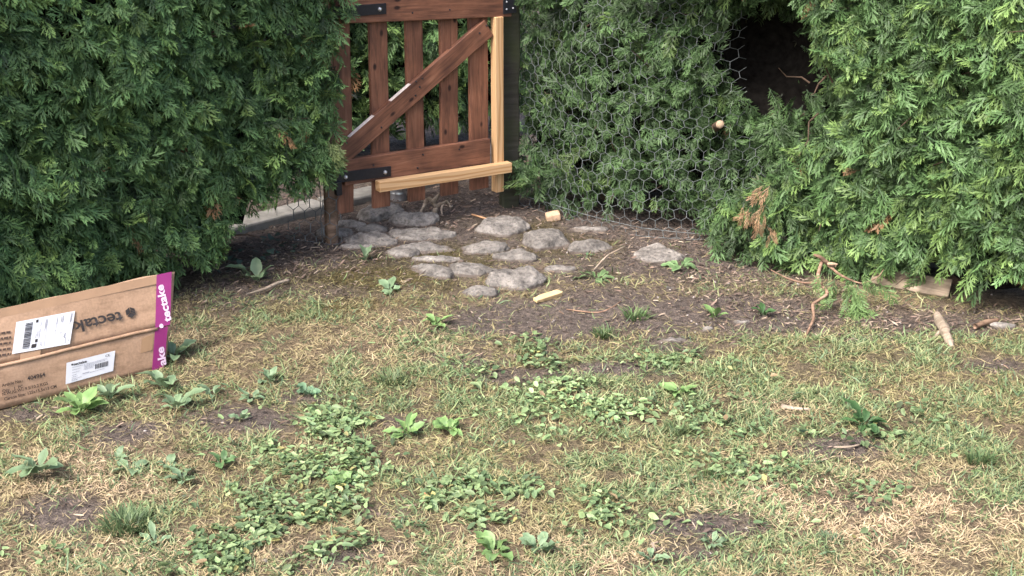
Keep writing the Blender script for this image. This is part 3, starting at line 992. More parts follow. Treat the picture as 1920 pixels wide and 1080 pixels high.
# straining wires top and bottom
for zc in (.05, .86):
    p = [Vector((FP0 + FD * q)) + FN * (.012 + float(fence_out(q, zc))) + Vector((0, 0, zc - .025 * math.sin(q / 1.7 * math.pi))) - FP0 for q in np.linspace(-.03, 1.3 if zc < .5 else .8, 30)]
    v, f = tube_arrays(p, .0013, 5)
    mesh_obj('straining_wire', tri_mesh('straining_wire', v, f, None, True), M_WIRE, fence)

# netting around the stake and along the left hedge end
nodes, edges = hex_edges(.20, .32, .05)
cu = nodes[:, 0]; cz = nodes[:, 1]
th = (cu / .034) - 1.9
rr = .0345 + .004 * fbm(cu * 20, cz * 20, 0, 61, 2)
away = np.clip(cu - .10, 0, 1)
P3 = np.stack([sp.x + np.where(cu < .10, rr * np.sin(-th - 1.2), -.034 - away * .8) , sp.y + .02 - np.where(cu < .10, rr * np.cos(-th - 1.2), .012 - away * .25 + .01 * fbm(cu * 9, cz * 9, 0, 63, 2)), np.maximum(cz + .012 + .006 * fbm(cu * 12, cz * 12, 0, 62, 2), .004)], 1)
wn_ = mesh_obj('stake_netting', net_mesh('stake_netting', nodes, edges, P3 - np.array([sp.x, sp.y, 0]), .0011), M_WIRE)
wn_.location = (sp.x, sp.y, 0)
tag(wn_, 'loose hexagonal wire netting wrapped round the stake left of the gate', 'wire netting')

# ------------------------------------------------------------------ stones
def stone(cx, cy, w, h, rot=0.0, hz=.028, seed=0, label='', flat=1.0, tilt=(0, 0), name='paving_stone', cat='stone', group='flat stones laid in front of the gate', pw=2.6):
    hz *= .80
    c = gp(cx, cy + h * .12); m_ = mpp(c); th = math.atan2(CAM_H, c.y)
    a = w * m_ / 2 * 1.06
    b = max((h * m_ - hz * .75) / (2 * math.sin(th)) * .94, .33 * a)
    bm = bmesh.new()
    bmesh.ops.create_icosphere(bm, subdivisions=5 if w > 70 else 4, radius=1.0)
    co = np.array([v.co[:] for v in bm.verts])
    x, y, z = co.T
    # rounded slab: superellipse outline, domed top
    rr_ = np.sqrt(x * x + y * y) + 1e-9
    ang = np.arctan2(y, x)
    outl = 1 + .10 * vnoise(np.cos(ang) * 1.3 + seed * 3.3, np.sin(ang) * 1.3, seed, 3) + .07 * vnoise(np.cos(ang) * 3.2, np.sin(ang) * 3.2 + seed, 0, 4)
    k = rr_ ** .66 / rr_
    x2, y2 = x * k * outl, y * k * outl
    z2 = np.sign(z) * np.abs(z) ** (1.25 / flat)
    z2 = np.where(z2 > 0, np.tanh(z2 * 1.9) / math.tanh(1.9), z2)
    Q = np.stack([x2, y2, z2], 1)
    fr_ = np.random.default_rng(seed + 500)
    for _k in range(7):                                   # chipped faces
        pn = fr_.normal(0, 1, 3); pn[2] = abs(pn[2]) * .9 + .15; pn /= np.linalg.norm(pn)
        lim = fr_.uniform(.72, .92)
        e = Q @ pn - lim
        Q = Q - np.where(e > 0, e * .65, 0)[:, None] * pn
    sc_ = Q * np.array([a * 1.04, b * 1.04, hz * 1.12 + .004])
    nn = norm(co)
    dsp = .006 * fbm(sc_[:, 0] * 22 + seed, sc_[:, 1] * 22, sc_[:, 2] * 30, 5, 3) - .003 * np.abs(fbm(sc_[:, 0] * 34 + seed, sc_[:, 1] * 34, sc_[:, 2] * 60, 15, 3)) + .0022 * fbm(sc_[:, 0] * 80, sc_[:, 1] * 80 + seed, sc_[:, 2] * 80, 6, 2)
    sc_[:, 2] += dsp * (z > -.2)
    sc_[:, :2] += nn[:, :2] * dsp[:, None]
    for v, q in zip(bm.verts, sc_): v.co = q
    o = bm_obj(name, bm, M_STONE, None, True)
    o.location = (c.x, c.y, -.002 + float(gh(c.x, c.y)))
    o.rotation_euler = (R(tilt[0]), R(tilt[1]), R(rot))
    tag(o, label, cat, group)
    return o
ST = [
 (711, 402, 88, 34, 20, .045, 'large grey stone tilted up just under the second gate slat', (6, -8)),
 (777, 415, 92, 26, 2, .038, 'domed grey oval stone between the gate slats and the longest flat stone', (4, 0)),
 (788, 440, 122, 30, -3, .026, 'longest flat grey stone, lying below the domed oval stone by the gate', (0, 0)),
 (697, 450, 92, 30, -14, .028, 'long grey stone right of the foot of the wired stake', (0, 0)),
 (752, 472, 66, 26, -34, .020, 'slanting flat stone continuing the long stone beside the stake', (0, 0)),
 (700, 429, 64, 20, 0, .026, 'small pale stone with a green sprig behind the long stone by the stake', (0, 0)),
 (656, 422, 52, 16, -8, .022, 'low stone under the first gate slat', (0, 0)),
 (628, 436, 64, 26, -10, .026, 'stone half hidden behind the foot of the wired stake', (0, 0)),
 (668, 462, 70, 14, 4, .012, 'sunken flat stone touching the foot of the stake', (0, 0)),
 (800, 464, 96, 24, 4, .017, 'flat stone with a small green tuft lying on it, below the longest stone', (0, 0)),
 (819, 486, 90, 18, 2, .016, 'narrow grey stone half buried above the bone shaped stone', (0, 0)),
 (812, 509, 98, 26, -36, .018, 'bone shaped slanting flat stone at the left edge of the paving', (0, 0)),
 (879, 503, 84, 36, -4, .026, 'rough grey stone left of the whitest big stone', (0, 0)),
 (908, 465, 88, 30, 4, .028, 'rounded grey stone in the middle of the paving', (0, 0)),
 (941, 428, 102, 42, 16, .036, 'large brownish domed stone at the back of the paving', (0, 0)),
 (1025, 449, 98, 42, 2, .036, 'large rounded stone right of the brownish domed stone', (0, 0)),
 (970, 481, 76, 28, 6, .024, 'medium stone directly above the whitest big stone', (0, 0)),
 (966, 523, 110, 46, 2, .038, 'whitest and largest pale stone at the front of the paving', (0, 0)),
 (896, 546, 74, 24, 0, .020, 'foremost small pale stone at the front left of the paving', (0, 0)),
 (1106, 461, 84, 30, 3, .028, 'grey stone with green leaves lying at its front edge', (0, 0)),
 (1050, 502, 60, 18, 4, .014, 'small sunken brownish stone right of the whitest stone', (0, 0)),
 (1237, 476, 96, 36, -4, .030, 'lone grey stone at the right, beneath the wire netting', (0, 0)),
 (1106, 432, 62, 16, -12, .014, 'flat sunken stone lying against the foot of the netting', (0, 0)),
]
for k, (cx, cy, w, h, rot, hz, lab, tl) in enumerate(ST):
    stone(cx, cy, w, h, rot, hz, k + 1, lab, 1.0, tl)
stone(1257, 545, 23, 10, 15, .012, 61, 'small pale pebble on the bare soil right of the green leaves', name='pebble', cat='pebble', group='pebbles on the soil')
stone(1388, 606, 32, 11, -6, .012, 62, 'oval grey pebble on the soil below the right hedge', name='pebble', cat='pebble', group='pebbles on the soil')
stone(1258, 643, 56, 9, 0, .008, 63, 'thin flat slate grey stone at the edge of the grass', name='pebble', cat='pebble', group='pebbles on the soil')
stone(1325, 621, 18, 7, 0, .007, 64, 'tiny pale pebble left of the oval grey pebble', name='pebble', cat='pebble', group='pebbles on the soil')
stone(1880, 612, 40, 16, 0, .014, 65, 'brownish stone at the right edge under the hedge', name='pebble', cat='pebble', group='pebbles on the soil')

# ------------------------------------------------------------------ carton
BO = gp(306, 690); BL_ = gp(0, 768)
BE = (BO - BL_); BE.z = 0; BE.normalize(); BRZ = math.atan2(BE.y, BE.x); BA = Vector((-BE.y, BE.x, 0))
carton = empty('flattened_carton', (BO.x, BO.y, 0), BRZ)
tag(carton, 'flattened brown cardboard carton with purple tape leaning against the left hedge', 'carton')
A1, A2 = R(9), R(21)
H1, H2 = .112, .142
CL, TH = 1.25, .013
def panel_frame(k):
    if k == 0:
        return Matrix.Rotation(-A1, 4, 'X')
    return Matrix.Translation((0, H1 * math.sin(A1), H1 * math.cos(A1))) @ Matrix.Rotation(-A2, 4, 'X')
CM = Matrix.Translation((BO.x, BO.y, 0)) @ Matrix.Rotation(BRZ, 4, 'Z')
def pxz(k, px, py):
    Mw = CM @ panel_frame(k)
    p = on_plane(px, py, Mw.translation, (Mw.to_3x3() @ Vector((0, 1, 0))).normalized())
    q = Mw.inverted() @ p
    return q.x, q.z
EDGE = [(pxz(0, 308, 688)[0] + .002, pxz(0, 320, 618)[0] + .001), (pxz(1, 320, 614)[0] + .001, pxz(1, 332, 524)[0])]
def panel(k, h, name, seed):
    """corrugated sheet, slightly wavy, with its right end a little ragged"""
    bm = bmesh.new()
    nx_, nz_ = 60, 8
    grid = {}
    for sd in (0, 1):
        for i in range(nx_ + 1):
            for j in range(nz_ + 1):
                x = -CL + CL * i / nx_; z = h * j / nz_
                yy = (0 if sd == 0 else TH)
                yy += .0022 * float(fbm(x * 5, z * 9 + seed, 0, seed, 2))
                if k == 1 and j == nz_: z += .002 * float(fbm(x * 14, seed, 0, seed, 2))
                xe = x
                xe += (1 + x / CL) ** 6 * (EDGE[k][0] + (EDGE[k][1] - EDGE[k][0]) * z / h) + (.0015 * float(vnoise(z * 60, seed)) if i == nx_ else 0)
                zz_ = z
                if k == 1 and j == 0 and sd == 0: yy += .004           # crease pressed in at the fold
                if k == 0 and j == nz_ and sd == 0: yy += .003
                grid[(sd, i, j)] = bm.verts.new((xe, yy, zz_))
    bm.verts.ensure_lookup_table()
    def q(a, b, c, d_, mi=0):
        f = bm.faces.new((a, b, c, d_)); f.material_index = mi
    for i in range(nx_):
        for j in range(nz_):
            for sd in (0, 1):
                q(grid[(sd, i, j)], grid[(sd, i + 1, j)], grid[(sd, i + 1, j + 1)], grid[(sd, i, j + 1)])
        q(grid[(0, i, nz_)], grid[(0, i + 1, nz_)], grid[(1, i + 1, nz_)], grid[(1, i, nz_)], 1 if k == 1 else 0)
        q(grid[(0, i, 0)], grid[(0, i + 1, 0)], grid[(1, i + 1, 0)], grid[(1, i, 0)], 0)
    for j in range(nz_):
        for i in (0, nx_):
            q(grid[(0, i, j)], grid[(0, i, j + 1)], grid[(1, i, j + 1)], grid[(1, i, j)], 1)
    o = bm_obj(name, bm, [M_CARD, M_CARDEDGE], carton, True)
    o.matrix_basis = panel_frame(k)
    return o
PAN = [panel(0, H1, 'lower_panel', 3), panel(1, H2, 'upper_panel', 8)]
# folded ridge between the two panels
rp = [Vector((-CL + CL * i / 40, H1 * math.sin(A1) - .0005 + .0016 * float(vnoise(i * .6, 2)), H1 * math.cos(A1) + .002 * float(vnoise(i * .4, 5)))) for i in range(41)]
v, f = tube_arrays(rp, .0048, 8)
mesh_obj('fold_ridge', tri_mesh('fold_ridge', v, f, None, True), M_CARD, carton)

EPS = .0030
def flat_quad(name, k, pts, mat, parent, lift=EPS, thick=.0006):
    """thin sheet on panel k from corner points (x,z), subdivided so that it can follow the board"""
    bm = bmesh.new()
    fr = [bm.verts.new((x, -lift, z)) for x, z in pts]
    bk = [bm.verts.new((x, -lift + thick, z)) for x, z in pts]
    bm.faces.new(fr); bm.faces.new(bk[::-1])
    for i in range(len(pts)):
        j = (i + 1) % len(pts)
        bm.faces.new((fr[i], fr[j], bk[j], bk[i]))
    return bm_obj(name, bm, mat, parent)
def text_mesh(body, mat, parent, x, z, height, width=None, ang=0.0, align='LEFT', lift=EPS + .0006, name='lettering', bold=0.0):
    cu_ = bpy.data.curves.new('t', 'FONT'); cu_.body = body; cu_.size = 1.0; cu_.align_x = align; cu_.offset = bold
    cu_.resolution_u = 3
    ob = bpy.data.objects.new('t', cu_); COL.objects.link(ob)
    dg = bpy.context.evaluated_depsgraph_get()
    me = bpy.data.meshes.new_from_object(ob.evaluated_get(dg))
    bpy.data.objects.remove(ob); bpy.data.curves.remove(cu_)
    V = np.array([v_.co[:] for v_ in me.vertices])
    s_ = height / .70                                     # capitals of the built-in face are about 0.7 em high
    sx = s_ if width is None else width / (V[:, 0].max() - V[:, 0].min())
    ca, sa = math.cos(ang), math.sin(ang)
    for v_, q_ in zip(me.vertices, V):
        tx, tz = q_[0] * sx, q_[1] * s_
        v_.co = (x + ca * tx - sa * tz, -lift, z + sa * tx + ca * tz)
    me.materials.clear()
    return mesh_obj(name, me, mat, parent)
def icon(parent, x, z, r_, mat, ang=0.0, lift=EPS + .0006):
    """hexagonal cube emblem of three faces, the left one striped"""
    bm = bmesh.new()
    def hexp(k_, rad): return (rad * math.sin(R(60 * k_)), rad * math.cos(R(60 * k_)))
    ca, sa = math.cos(ang), math.sin(ang)
    def poly(pts, shrink=.10):
        cx_ = sum(p[0] for p in pts) / len(pts); cz_ = sum(p[1] for p in pts) / len(pts)
        vs = []
        for p in pts:
            a_, b_ = p[0] + (cx_ - p[0]) * shrink, p[1] + (cz_ - p[1]) * shrink
            vs.append(bm.verts.new((x + ca * a_ - sa * b_, -lift, z + sa * a_ + ca * b_)))
        bm.faces.new(vs)
    h_ = [hexp(k_, r_) for k_ in range(6)]
    poly([h_[0], h_[1], (0, 0), h_[5]]); poly([h_[1], h_[2], h_[3], (0, 0)])
    mid = lambda a_, b_: ((a_[0] + b_[0]) / 2, (a_[1] + b_[1]) / 2)
    poly([h_[5], (0, 0), mid((0, 0), h_[3]), mid(h_[5], h_[4])]); poly([mid(h_[5], h_[4]), mid((0, 0), h_[3]), h_[3], h_[4]])
    return bm_obj('emblem', bm, mat, parent)
def pts_px(k, L): return [pxz(k, *p) for p in L]

# upside-down print on the upper panel
x0, z0 = pxz(1, 226, 584); x1, z1 = pxz(1, 136, 606)
text_mesh('tectake', M_INK, PAN[1], x0, z0, .030, (x0 - x1) * 7 / 6, R(180), bold=.02)
xi, zi = pxz(1, 244, 586); icon(PAN[1], xi, zi, .0155, M_INK, R(180))
# shipping label
lab = flat_quad('shipping_label', 1, pts_px(1, [(22, 664), (130, 645), (140, 583), (30, 604)]), M_WHITE, PAN[1], EPS + .0012)
lab['label'] = 'white shipping label with barcode'
la, lb = EPS + .0020, EPS + .0026
qx = lambda fx, fz: (lambda bl, br_, tr, tl: ((1 - fx) * (1 - fz) * bl[0] + fx * (1 - fz) * br_[0] + fx * fz * tr[0] + (1 - fx) * fz * tl[0],
                                              (1 - fx) * (1 - fz) * bl[1] + fx * (1 - fz) * br_[1] + fx * fz * tr[1] + (1 - fx) * fz * tl[1]))
LP = pts_px(1, [(22, 664), (130, 645), (140, 583), (30, 604)])
LQ = pts_px(0, [(122, 720), (211, 695), (215, 657), (124, 680)])
def on_label(P, fx, fz): return qx(fx, fz)(*P)
def bars(P, rects, mat, parent, name, lift):
    bm = bmesh.new()
    for (fx0, fx1, fz0, fz1) in rects:
        bm.faces.new([bm.verts.new((c_[0], -lift, c_[1])) for c_ in (on_label(P, fx0, fz0), on_label(P, fx1, fz0), on_label(P, fx1, fz1), on_label(P, fx0, fz1))])
    return tag(bm_obj(name, bm, mat, parent), kind='stuff' if len(rects) > 3 else None)
rr2 = random.Random(4)
rects, z = [], .10
while z < .90:
    w_ = rr2.choice([.007, .012, .02, .028]); rects.append((.16, .285, z, z + w_)); z += w_ + rr2.choice([.008, .012, .018])
bars(LP, rects, M_INK, lab, 'barcode', la)
rects = [(.315, .40, .08, .20), (.365, .41, .24, .34), (.335, .375, .86, .95)]
bars(LP, rects, M_INK, lab, 'print_block', la)
rects = []
for fx, z0_, z1_ in ((.36, .38, .52), (.385, .42, .60), (.42, .35, .66), (.42, .72, .84), (.465, .12, .24), (.49, .08, .16), (.50, .55, .92), (.515, .62, .9), (.70, .70, .86), (.77, .74, .9), (.80, .72, .92), (.93, .62, .95), (.945, .68, .95), (.86, .25, .36), (.88, .22, .38), (.90, .05, .2), (.955, .10, .16)):
    z = z0_
    while z < z1_:
        w_ = rr2.uniform(.012, .03); rects.append((fx, fx + .014, z, min(z + w_, z1_))); z += w_ + .01
bars(LP, rects, M_GREYINK, lab, 'small_print', la)
rects = [(.535, .54, .04, .96), (.54, .92, .40, .406), (.70, .705, .40, .96), (.80, .804, .04, .96), (.80, .94, .22, .226), (.60, .70, .50, .505)]
bars(LP, rects, M_GREYINK, lab, 'ruled_lines', la)
# product label
lab2 = flat_quad('product_label', 0, LQ, M_WHITE, PAN[0], EPS + .0012)
lab2['label'] = 'white product label with CE mark and barcode'
ang2 = 0.0
p_ = on_label(LQ, .145, .80); text_mesh('tectake', M_INK, lab2, p_[0], p_[1], .0062, .036, 0, lift=la, bold=.03)
p_ = on_label(LQ, .115, .85); icon(lab2, p_[0], p_[1] + .0005, .0032, M_INK, 0, lift=la)
p_ = on_label(LQ, .80, .80); text_mesh('CE', M_INK, lab2, p_[0], p_[1], .0062, .012, 0, lift=la)
rects, x = [], .60
while x < .87:
    w_ = rr2.choice([.006, .010, .016]); rects.append((x, x + w_, .34, .58)); x += w_ + rr2.choice([.006, .010])
bars(LQ, rects, M_INK, lab2, 'barcode', la)
rects = []
for fz, a_, b_ in ((.70, .12, .34), (.58, .12, .30), (.45, .12, .28), (.33, .12, .22), (.24, .12, .24), (.15, .12, .32), (.08, .12, .24), (.70, .36, .84), (.64, .36, .80), (.58, .36, .62), (.52, .36, .60), (.46, .36, .55), (.24, .5, .8)):
    x = a_
    while x < b_:
        w_ = rr2.uniform(.012, .035); rects.append((x, min(x + w_, b_), fz, fz + .024)); x += w_ + .009
rects.append((.34, .48, .27, .31))
bars(LQ, rects, M_GREYINK, lab2, 'small_print', la)
# stencilled lines
for body, px_, py_, hh, mat_, bd in (('404964', 84.5, 705, .0108, M_INK, .02), ('Article No.:', 42.5, 715.5, .0078, M_FADEINK, .026), ('Qty:   1  PC', 43, 726, .0076, M_FADEINK, .026),
                                  ('N.W./G.W.: 9.5/10.2 KGS', 89.5, 720.5, .0078, M_FADEINK, .026), ('Carton Size: 125x15.5x13 CM', 106, 726, .0078, M_FADEINK, .026)):
    x, z = pxz(0, px_, py_)
    text_mesh(body, mat_, PAN[0], x, z, hh, None, 0, 'RIGHT', bold=bd)
# lines of small print at the left, too fine to read
rects = []
UQ = pts_px(1, [(-70, 682), (22, 668), (22, 618), (-70, 632)])
for fz in (.10, .30, .52, .72, .92):
    x = 0.0
    while x < .97:
        w_ = rr2.uniform(.03, .09); rects.append((x, min(x + w_, .98), fz - .04, fz + .04)); x += w_ + .02
bars(UQ, rects, M_FADEINK, PAN[1], 'small_print', EPS)
# tapes
tp = pts_px(1, [(291, 617), (319, 611), (326, 529), (298, 536)])
hz_ = H2 * 1.0
tape1 = flat_quad('purple_tape', 1, [(tp[0][0], .002), (tp[1][0], .002), (tp[2][0], hz_), (tp[3][0], hz_)], M_PURPLE, PAN[1], EPS - .0006)
x, z = pxz(1, 312.5, 612); x2, z2 = pxz(1, 316, 548)
text_mesh('tectake', M_TAPEWHITE, tape1, (x + x2) / 2 + .002, .012, .0215, H2 * .72, R(90), lift=EPS + .0004, bold=.03)
x, z = pxz(1, 303, 612); icon(tape1, (tp[0][0] + tp[1][0]) / 2 - .004, .004, .0068, M_TAPEWHITE, R(90), lift=EPS + .0005)
tq = pts_px(0, [(284, 692), (307, 686), (317, 617), (291, 623)])
tape2 = flat_quad('purple_tape', 0, [(tq[0][0], .001), (tq[1][0] - .001, .001), (tq[2][0] - .003, H1 - .001), (tq[3][0], H1 - .001)], M_PURPLE, PAN[0], EPS - .0006)
text_mesh('ake', M_TAPEWHITE, tape2, (tq[1][0] + tq[2][0]) / 2 - .009, .008, .0215, .052, R(90), lift=EPS + .0004, bold=.03)
bt = pts_px(0, [(263, 662), (285, 656), (288, 626), (266, 634)])
flat_quad('brown_tape', 0, bt, M_BROWNTAPE, PAN[0], EPS - .001)
bt = pts_px(1, [(37, 679), (74, 671), (77, 652), (38, 660)])
flat_quad('brown_tape', 1, bt, M_BROWNTAPE, PAN[1], EPS - .001)
ut_ = pts_px(1, [(-40, 622), (296, 548)])
flat_quad('brown_tape', 1, [(-1.1, H2 - .024), (tp[3][0] - .002, H2 - .024), (tp[3][0] - .002, H2 - .001), (-1.1, H2 - .001)], M_BROWNTAPE, PAN[1], EPS - .0012)

# ------------------------------------------------------------------ small wooden things
def rod(name, pts, rad, mat, label, cat, sides=8, wob=.2, n=5, group=None, parent=None, seed=0):
    P = smooth_path(pts, n)
    rad_i = np.interp(np.linspace(0, 1, len(P)), np.linspace(0, 1, len(rad)), rad)
    o0 = Vector(P[0])
    v, f = tube_arrays([p - o0 for p in P], rad_i, sides, wob, seed)
    o = mesh_obj(name, tri_mesh(name, v, f, None, True), mat, parent)
    o.location = o0
    if label: tag(o, label, cat, group)
    return o
# pale offcut on the soil
c0 = gp(1003, 568); c1 = gp(1050, 554)
L_ = (c1 - c0).length
bm = box_bm(L_, .024, .014, .002, 2, 8, .0025, 3)
for v in bm.verts:
    if v.co.x > L_ * .45: v.co.x += .006 * float(vnoise(v.co.y * 300, v.co.z * 300, 1.0))
    if v.co.x < -L_ * .3: v.co.z *= .75; v.co.y *= .8
oc = bm_obj('wood_offcut', bm, M_CUTWOOD)
mid_ = (c0 + c1) / 2
oc.location = (mid_.x, mid_.y, .011); oc.rotation_euler = (R(12), R(-2), math.atan2((c1 - c0).y, (c1 - c0).x))
tag(oc, 'split pale yellow wood offcut lying on the bare soil before the stones', 'wood piece')
# orange brown block at the foot of the netting
c0 = gp(1037, 414)
bm = box_bm(.052, .04, .030, .005, 2, 5, .004, 9)
ob_ = bm_obj('wood_block', bm, M_BARKBLOCK); ob_.location = (c0.x, c0.y, .014); ob_.rotation_euler = (R(5), R(-8), R(8))
tag(ob_, 'short orange brown wood block behind the large rounded stone', 'wood piece')
rod('stick', [gp(462, 552, .006), gp(498, 541, .008), gp(520, 531, .010), gp(541, 525, .012)], [.003, .005, .0055, .005], M_GREYWOOD, 'straight pale stick lying on the soil under the left hedge', 'stick', seed=2)
rod('stick', [gp(1112, 508, .006), gp(1128, 490, .02), gp(1141, 478, .03), gp(1160, 468, .035), gp(1172, 462, .03)], [.0025, .003, .003, .0025, .002], M_GREYWOOD, 'thin pale forked stick standing off the soil below the lone grey stone', 'stick', seed=3)
rod('stick', [gp(1062, 580, .004), gp(1120, 586, .004), gp(1150, 575, .005), gp(1164, 565, .008)], [.002, .0025, .0025, .0015], M_TWIG, 'thin curved brown twig on the bare soil right of the offcut', 'stick', seed=4)
rod('stick', [gp(1465, 762, .006), gp(1490, 766, .006), gp(1520, 768, .005)], [.007, .0045, .004], M_GREYWOOD, 'short pale stick lying in the straw coloured grass', 'stick', seed=5)
rod('stick', [gp(796, 925, .006), gp(806, 935, .010), gp(817, 941, .005)], [.003, .004, .002], mat_simple('red_twig', (.30, .15, .08), .8, .2), 'small reddish twig in the lawn near the bottom', 'stick', seed=6)
rod('stick', [gp(1563, 838, .006), gp(1590, 838, .008), gp(1612, 834, .006)], [.0025, .003, .002], M_GREYWOOD, 'thin pale twig on a dark bare patch of the lawn', 'stick', seed=7)
rod('stick', [gp(885, 402, .01), gp(905, 408, .012), gp(925, 414, .008)], [.003, .004, .002], mat_simple('orange_bark', (.42, .24, .13), .8, .2), 'orange bark splinter on the soil behind the brownish domed stone', 'stick', seed=8)
# dead branch hanging out of the right hedge
db = empty('dead_branch', tuple(gp(1510, 632)))
tag(db, 'bare forked dead branch hanging from the right hedge to the ground', 'branch')
o0 = Vector(db.location)
def sub_rod(pts, rad, sd):
    o = rod('branch_arm', pts, rad, M_TWIG, None, None, seed=sd, parent=None); w = Vector(o.location); o.parent = db; o.location = w - o0
    return o
sub_rod([at(1565, 497, 4.02), at(1552, 494, 4.0), at(1538, 482, 3.99), at(1526, 478, 4.0)], [.007, .0075, .006, .004], 1)
sub_rod([at(1541, 490, 4.0), at(1534, 515, 3.97), at(1540, 535, 3.94), at(1551, 550, 3.90), at(1535, 563, 3.88), at(1524, 572, 3.86), at(1526, 595, 3.80), gp(1518, 615, .015), gp(1510, 632, .006)], [.0055, .0055, .005, .0055, .005, .0045, .0045, .004, .0025], 2)
sub_rod([at(1552, 496, 4.0), at(1575, 515, 3.97), at(1600, 527, 3.95), at(1618, 532, 3.94)], [.005, .004, .003, .002], 3)
sub_rod([at(1533, 530, 3.95), at(1505, 530, 3.96), at(1475, 521, 3.97), at(1445, 506, 3.98)], [.0035, .003, .0025, .0015], 4)
sub_rod([at(1618, 532, 3.94), at(1645, 520, 3.95), at(1657, 505, 3.96)], [.0025, .002, .001], 5)
cutp = rod('cut_end', [at(1552, 494.5, 3.992), at(1560, 495, 3.985), at(1571, 495.5, 3.98)], [.0055, .006, .002], M_CUTEND, None, None); w = Vector(cutp.location); cutp.parent = db; cutp.location = w - o0
# weathered board under the right hedge
bR = gp(1781, 560); bLft = gp(1640, 542)
bd_ = (bR - bLft).normalized()
bm = box_bm(.24, .07, .022, .003, 2, 9, .003, 6)
pb = bm_obj('old_board', bm, M_PLANKOLD)
cpos = bR - bd_ * .12 + Vector((.01, .035, .024))
pb.location = cpos; pb.rotation_euler = (R(34), R(4), math.atan2(bd_.y, bd_.x))
tag(pb, 'weathered grey board end lying under the right hedge', 'board')
# bleached root chunk
rc = empty('bleached_wood', tuple(gp(1765, 625)))
tag(rc, 'bleached twisted piece of dead wood on the litter below the old board', 'wood piece')
o0 = Vector(rc.location)
for sd, (pts, rad) in enumerate((([gp(1757, 590, .02), gp(1764, 606, .028), gp(1772, 622, .024), gp(1780, 640, .016), gp(1785, 650, .010)], [.010, .016, .015, .012, .006]), ([gp(1768, 617, .02), gp(1757, 628, .012), gp(1744, 636, .006)], [.006, .005, .002]))):
    o = rod('wood_piece' if sd == 0 else 'side_root', pts, rad, M_GREYWOOD, None, None, wob=.22, seed=sd + 20); w = Vector(o.location); o.parent = rc; o.location = w - o0
rod('stick', [gp(1828, 612, .012), gp(1850, 604, .016), gp(1872, 600, .012)], [.008, .009, .005], M_TWIG, 'thick brown twig under the right hedge at the right edge', 'stick', seed=9)
# cut stub poking through the netting
cs_ = empty('cut_branch', tuple(at(1350, 233, 4.47)))
tag(cs_, 'sawn off branch stub with a pale round end poking out of the netted hedge', 'branch')
dirb = (EYE + Vector((.3, 0, .2)) - Vector(cs_.location)).normalized()
v, f = tube_arrays([-dirb * .22, -dirb * .1, Vector((0, 0, 0))], [.017, .015, .0142], 12, .1, 3)
mesh_obj('bark', tri_mesh('bark', v, f, None, True), M_TRUNK, cs_)
v, f = tube_arrays([Vector((0, 0, 0)) - dirb * .002, dirb * .0015], [.0135, .013], 12, .08, 5)
mesh_obj('cut_end', tri_mesh('cut_end', v, f), M_CUTEND, cs_)
# gnarled root under the gate
rt = empty('gnarled_root', tuple(gp(815, 402)))
tag(rt, 'gnarled pale root stump standing under the gate behind the domed stone', 'root')
o0 = Vector(rt.location)
yb = gp(815, 402).y
for sd, (pts, rad) in enumerate((([at(812, 404, yb - .03), at(818, 390, yb), at(814, 377, yb), at(824, 362, yb + .01)], [.010, .009, .011, .003]), ([at(816, 379, yb), at(803, 372, yb + .01), at(796, 384, yb + .01), at(789, 398, yb - .02)], [.008, .008, .006, .004]), ([at(818, 384, yb), at(830, 381, yb), at(838, 378, yb + .02), at(846, 388, yb)], [.007, .006, .005, .004]), ([at(831, 381, yb), at(828, 392, yb - .01), at(829, 402, yb - .02)], [.005, .004, .003]))):
    o = rod('root_arm', pts, rad, M_GREYWOOD, None, None, wob=.5, seed=sd + 40); w = Vector(o.location); o.parent = rt; o.location = w - o0
# tin behind the gate
tc_ = gp(746, 380)
def lathe(prof, seg=28):
    V, F = [], []
    for r_, z_ in prof:
        for k in range(seg):
            V.append((r_ * math.cos(2 * math.pi * k / seg), r_ * math.sin(2 * math.pi * k / seg), z_))
    for i in range(len(prof) - 1):
        for k in range(seg):
            k2 = (k + 1) % seg
            a, b, c, d_ = i * seg + k, i * seg + k2, (i + 1) * seg + k2, (i + 1) * seg + k
            F += [(a, b, c), (a, c, d_)]
    return np.array(V), np.array(F)
tin = empty('tin_can', (tc_.x, tc_.y + .03, .0))
tag(tin, 'small shiny tin can standing behind the gate under the pine batten', 'tin can')
v, f = lathe([(0, .002), (.030, .002), (.032, .006), (.031, .010), (.031, .03), (.0318, .032), (.031, .034), (.031, .05), (.0318, .052), (.031, .054), (.031, .085), (.029, .085), (.029, .01), (0, .009)])
mesh_obj('body', tri_mesh('body', v, f, None, True), M_TIN, tin)
a_ = np.linspace(0, 2 * math.pi, 25)
v, f = tube_arrays([Vector((.031 * math.cos(q), .031 * math.sin(q), .086)) for q in a_], .0018, 6)
mesh_obj('rim', tri_mesh('rim', v, f, None, True), M_TIN, tin)

